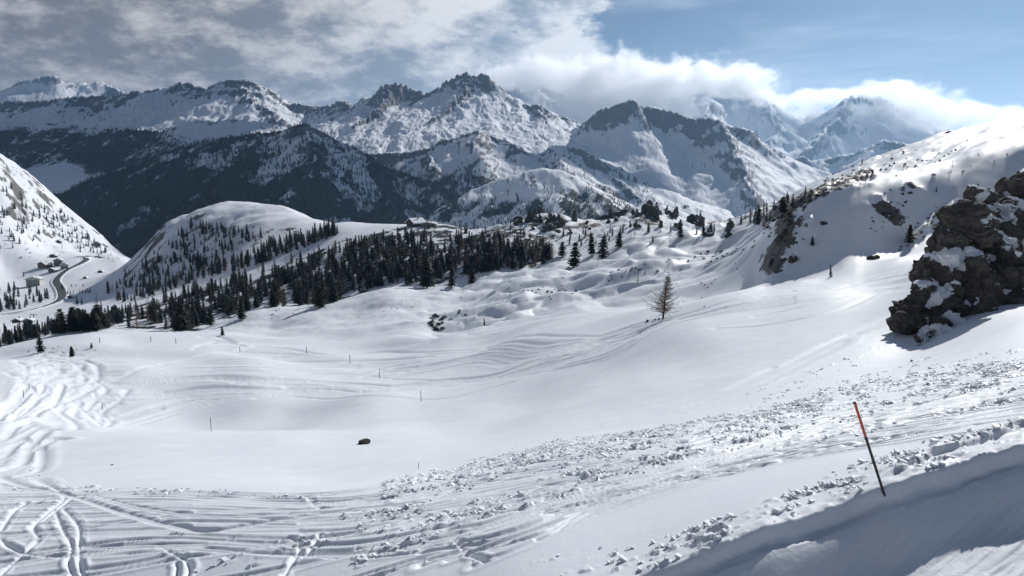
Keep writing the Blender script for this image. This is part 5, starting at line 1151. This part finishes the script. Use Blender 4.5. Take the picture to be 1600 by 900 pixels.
def house(label, u, v, w, d, h, rz, wall=None, floors=2, roofh=None, name='house', eave=1.2, nwin=4, gable_front=True, cat='house'):
    p = B.pick(u, v); e = bpy.data.objects.new(name, None); COL.objects.link(e); e.location = (p.x, p.y, p.z-1.0); e.rotation_euler = (0, 0, rz); tag(e, label, cat)
    wall = wall or M_WHITE; rh = roofh or w*0.22
    # walls with gable ends along y (front gable faces -y)
    X_, Y_ = w/2, d/2
    V_ = [(-X_, -Y_, 0), (X_, -Y_, 0), (X_, Y_, 0), (-X_, Y_, 0), (-X_, -Y_, h), (X_, -Y_, h), (X_, Y_, h), (-X_, Y_, h), (0, -Y_, h+rh), (0, Y_, h+rh)]
    me = bpy.data.meshes.new('wall'); me.from_pydata(V_, [], [(0, 1, 5, 8, 4), (2, 3, 7, 9, 6), (1, 2, 6, 5), (3, 0, 4, 7)]); me.materials.append(wall); link('wall', me, e)
    def roofslab(nm, t, lift, ex, mat, parent):
        s = rh/X_; vs = []
        for z_ in (lift, lift+t):
            for sx in (-1, 0, 1):
                for sy in (-1, 1): vs.append((sx*(X_+ex), sy*(Y_+ex), h+rh-abs(sx)*(X_+ex)*s+z_))
        F_ = [(0, 2, 3, 1), (2, 4, 5, 3), (6, 7, 9, 8), (8, 9, 11, 10), (0, 6, 8, 2), (2, 8, 10, 4), (1, 3, 9, 7), (3, 5, 11, 9), (0, 1, 7, 6), (4, 10, 11, 5)]
        m_ = bpy.data.meshes.new(nm); m_.from_pydata(vs, [], F_); m_.materials.append(mat); return link(nm, m_, parent)
    rf = roofslab('roof', 0.35, 0.02, eave, M_WOOD, e); roofslab('roof_snow', 0.9, 0.39, eave*0.9, M_ROOFSNOW, rf)
    link('chimney', box_mesh('chimney', w*0.15, w*0.15+0.9, 0, 0.9, h+rh*0.4, h+rh+2.0, M_STONEW), rf)
    fh = h/floors
    for f in range(floors):
        for k in range(nwin):
            x = -X_ + w*(k+0.5)/nwin; ww, wh = w/nwin*0.42, fh*0.45; z = f*fh+fh*0.40
            a = link('window', box_mesh('window', x-ww/2, x+ww/2, -Y_-0.10, -Y_+0.2, z, z+wh, M_WOOD), e)
            link('pane', box_mesh('pane', x-ww/2+0.15, x+ww/2-0.15, -Y_-0.16, -Y_-0.05, z+0.15, z+wh-0.15, M_GLASS), a)
        if f: link('balcony', box_mesh('balcony', -X_*0.8, X_*0.8, -Y_-1.4, -Y_-0.003, f*fh+0.1, f*fh+0.9, M_WOOD), e)
    link('door', box_mesh('door', X_*0.1, X_*0.1+1.4, -Y_-0.2, -Y_+0.1, 0.9, 3.1, M_WOOD), e)
    return e
house('large white hotel with dark balconies left of the valley road', 55, 446, 21, 14, 12, 0.15, M_WHITE, 3, 3.5, 'hotel', 1.5, 6, cat='hotel')
house('long dark-walled farmhouse with snowy roof in the valley hamlet', 71, 418, 26, 13, 7, -0.5, M_WOOD, 2, 4.5)
house('tall stone house in the middle of the valley hamlet', 92, 415, 13, 12, 11, 0.3, M_STONEW, 3, 3.5)
house('pale house at the right end of the valley hamlet', 101, 420, 12, 10, 8, 0.5, M_WHITE, 2, 3.5)
house('low wooden house in front of the valley hamlet', 84, 425, 15, 9, 5, -0.3, M_WOOD, 1, 3.2)
house('small wooden barn above the valley hamlet', 84, 402, 12, 8, 4.5, 0.1, M_WOOD, 1, 3.0)
house('tiny hut alone high on the sunny left slope', 92, 379, 10, 7, 4, 0.2, M_WOOD, 1, 2.6, nwin=2)
house('small dark hut on the meadow above the road row of trees', 157, 426, 7, 6, 3.2, 0.3, M_WOOD, 1, 2.2, nwin=2)
house('tiny hay hut on the open meadow right of the road bend', 134, 435, 5, 5, 2.5, 0.1, M_WOOD, 1, 1.8, nwin=1)
house('low hut beside the lower end of the road', 111, 466, 7, 5, 3, 0.2, M_WOOD, 1, 2, nwin=2)
house('snow-roofed hut at the bottom left, left one of two', 28, 504, 8, 6, 3.2, 0.1, M_WOOD, 1, 2.0, nwin=2)
house('snow-roofed hut at the bottom left, right one of two', 45, 504, 8, 6, 3.2, 0.2, M_STONEW, 1, 2.0, nwin=2)
house('house with snowy roof under the wooded left slope', 152, 384, 15, 10, 7, 0.3, M_STONEW, 2, 4)
house('mountain hut with a steep snowy roof on the piste saddle', 650, 353, 15, 11, 3.4, -0.95, M_WOOD, 1, 3.6, 'mountain_hut', 1.5, 5, cat='hut')
house('low annex with flat snow roof beside the mountain hut', 670, 354, 12, 8, 3.2, -0.2, M_STONEW, 1, 1.0, nwin=4, cat='hut')

def stick_mesh(name, h, r, mat):
    return join_tubes(name, [tube([Vector((0, 0, -0.4)), Vector((0, 0, h*0.5)), Vector((0, 0, h))], [r, r, r*0.9], 6)], mat)
POLES = [('marker pole on the crest of the smooth left mound', 330, 674, 24), ('marker pole between the middle and lower ski tracks', 658, 627, 18), ('marker pole left of the dark hollow in the middle', 479, 552, 11), ('marker pole in front of the dark hollow', 547, 568, 14),
 ('marker pole where the middle tracks bend', 593, 591, 15), ('thin marker pole on the upper field left of centre', 375, 551, 10), ('thin marker pole near the left crest, right one', 275, 537, 9), ('thin marker pole near the left crest, middle one', 236, 534, 9), ('thin marker pole near the left crest, left one', 156, 536, 9),
 ('marker pole beside the trampled slope at far left', 37, 621, 12), ('thin marker pole above the trampled slope at far left', 46, 608, 9), ('short stick in the snow above the foreground rubble', 654, 732, 10), ('marker stick beside the forked tracks at left', 160, 640, 12)]
for i, (lb, u, v, h) in enumerate(POLES):
    p = A.pick(u, v); hh = h*p.y/F; o = link('marker_pole', stick_mesh('marker_pole', hh, max(0.02, 0.00042*p.y), M_WOOD), None, p); tag(o, lb, 'pole', 'thin poles marking the piste'); o.rotation_euler = (0, random.uniform(-0.03, 0.03), 0)
# the orange and black pole in the bank
p0 = A.pick(1381, 771); p1 = at(1335, 628, p0.y+0.12); ax_ = p1-p0; Lp = ax_.length
e = bpy.data.objects.new('piste_pole', None); COL.objects.link(e); e.location = p0; e.rotation_euler = ax_.to_track_quat('Z', 'Y').to_euler(); tag(e, 'orange-topped black piste pole leaning in the snow bank at lower right', 'pole')
r0 = 0.026
def seg(nm, z0, z1, r, mat, cap=False):
    P = [Vector((0, 0, z0)), Vector((0, 0, z0+(z1-z0)*0.5)), Vector((0, 0, z1))]; R_ = [r, r, r]
    if cap: P.append(Vector((0, 0, z1+0.001))); R_.append(0.001)
    return link(nm, join_tubes(nm, [tube(P, R_, 14)], mat), e)
seg('lower_shaft', -0.5, Lp*0.625, r0, M_BLACKP); seg('upper_shaft', Lp*0.625, Lp*0.985, r0*1.02, M_ORANGE); seg('cap', Lp*0.985, Lp, r0*1.15, M_BLACKP, True)
for z in (0.30, 0.335, 0.60): seg('ring', Lp*z, Lp*z+0.018, r0*1.18, M_BLACKP)
# lift pylons
def pylon(label, u, v, hpx):
    p = B.pick(u, v); h = hpx*p.y/F; e = bpy.data.objects.new('lift_pylon', None); COL.objects.link(e); e.location = p; tag(e, label, 'pylon')
    link('mast', join_tubes('mast', [tube([Vector((0, 0, -1)), Vector((0, 0, h))], [0.55, 0.35], 8)], M_STEEL), e)
    link('crossarm', box_mesh('crossarm', -2.6, 2.6, -0.25, 0.25, h-0.5, h, M_STEEL), e)
    for s in (-1, 1): link('sheave_train', box_mesh('sheave_train', s*2.6-0.25, s*2.6+0.25, -1.4, 1.4, h-0.2, h+0.25, M_STEEL), e)
pylon('lift pylon above the forest on the light piste', 525, 398, 12); pylon('thin lift pylon on the meadow near the lower road', 152, 478, 20); pylon('lift pylon at the lower left, below the road', 53, 500, 9); pylon('lift pylon on the flank under the domed hill', 97, 388, 10)
pylon('lift pylon high on the meadow before the wooded bank', 199, 440, 14)
def haze():
    m, w = new_mat('pale_air')
    pv = w.n('ShaderNodeVolumePrincipled'); pv.inputs['Color'].default_value = (0.42, 0.68, 1.0, 1)
    pv.inputs['Density'].default_value = 2.9e-5; pv.inputs['Anisotropy'].default_value = 0.55
    o_ = w.n('ShaderNodeOutputMaterial'); w.t.links.new(pv.outputs[0], o_.inputs['Volume'])
    x0, x1, y0, y1, z0, z1 = -66000, 66000, -300, 41000, -640, 1700
    v = [(x, y, z) for z in (z0, z1) for y in (y0, y1) for x in (x0, x1)]
    f = [(0, 2, 3, 1), (4, 5, 7, 6), (0, 1, 5, 4), (2, 6, 7, 3), (0, 4, 6, 2), (1, 3, 7, 5)]
    tag(link('haze', fast_mesh('haze', v, f, m, False)), kind='stuff')
haze()
print('VERTS', sum(len(o.data.vertices) for o in COL.objects if o.type == 'MESH'))
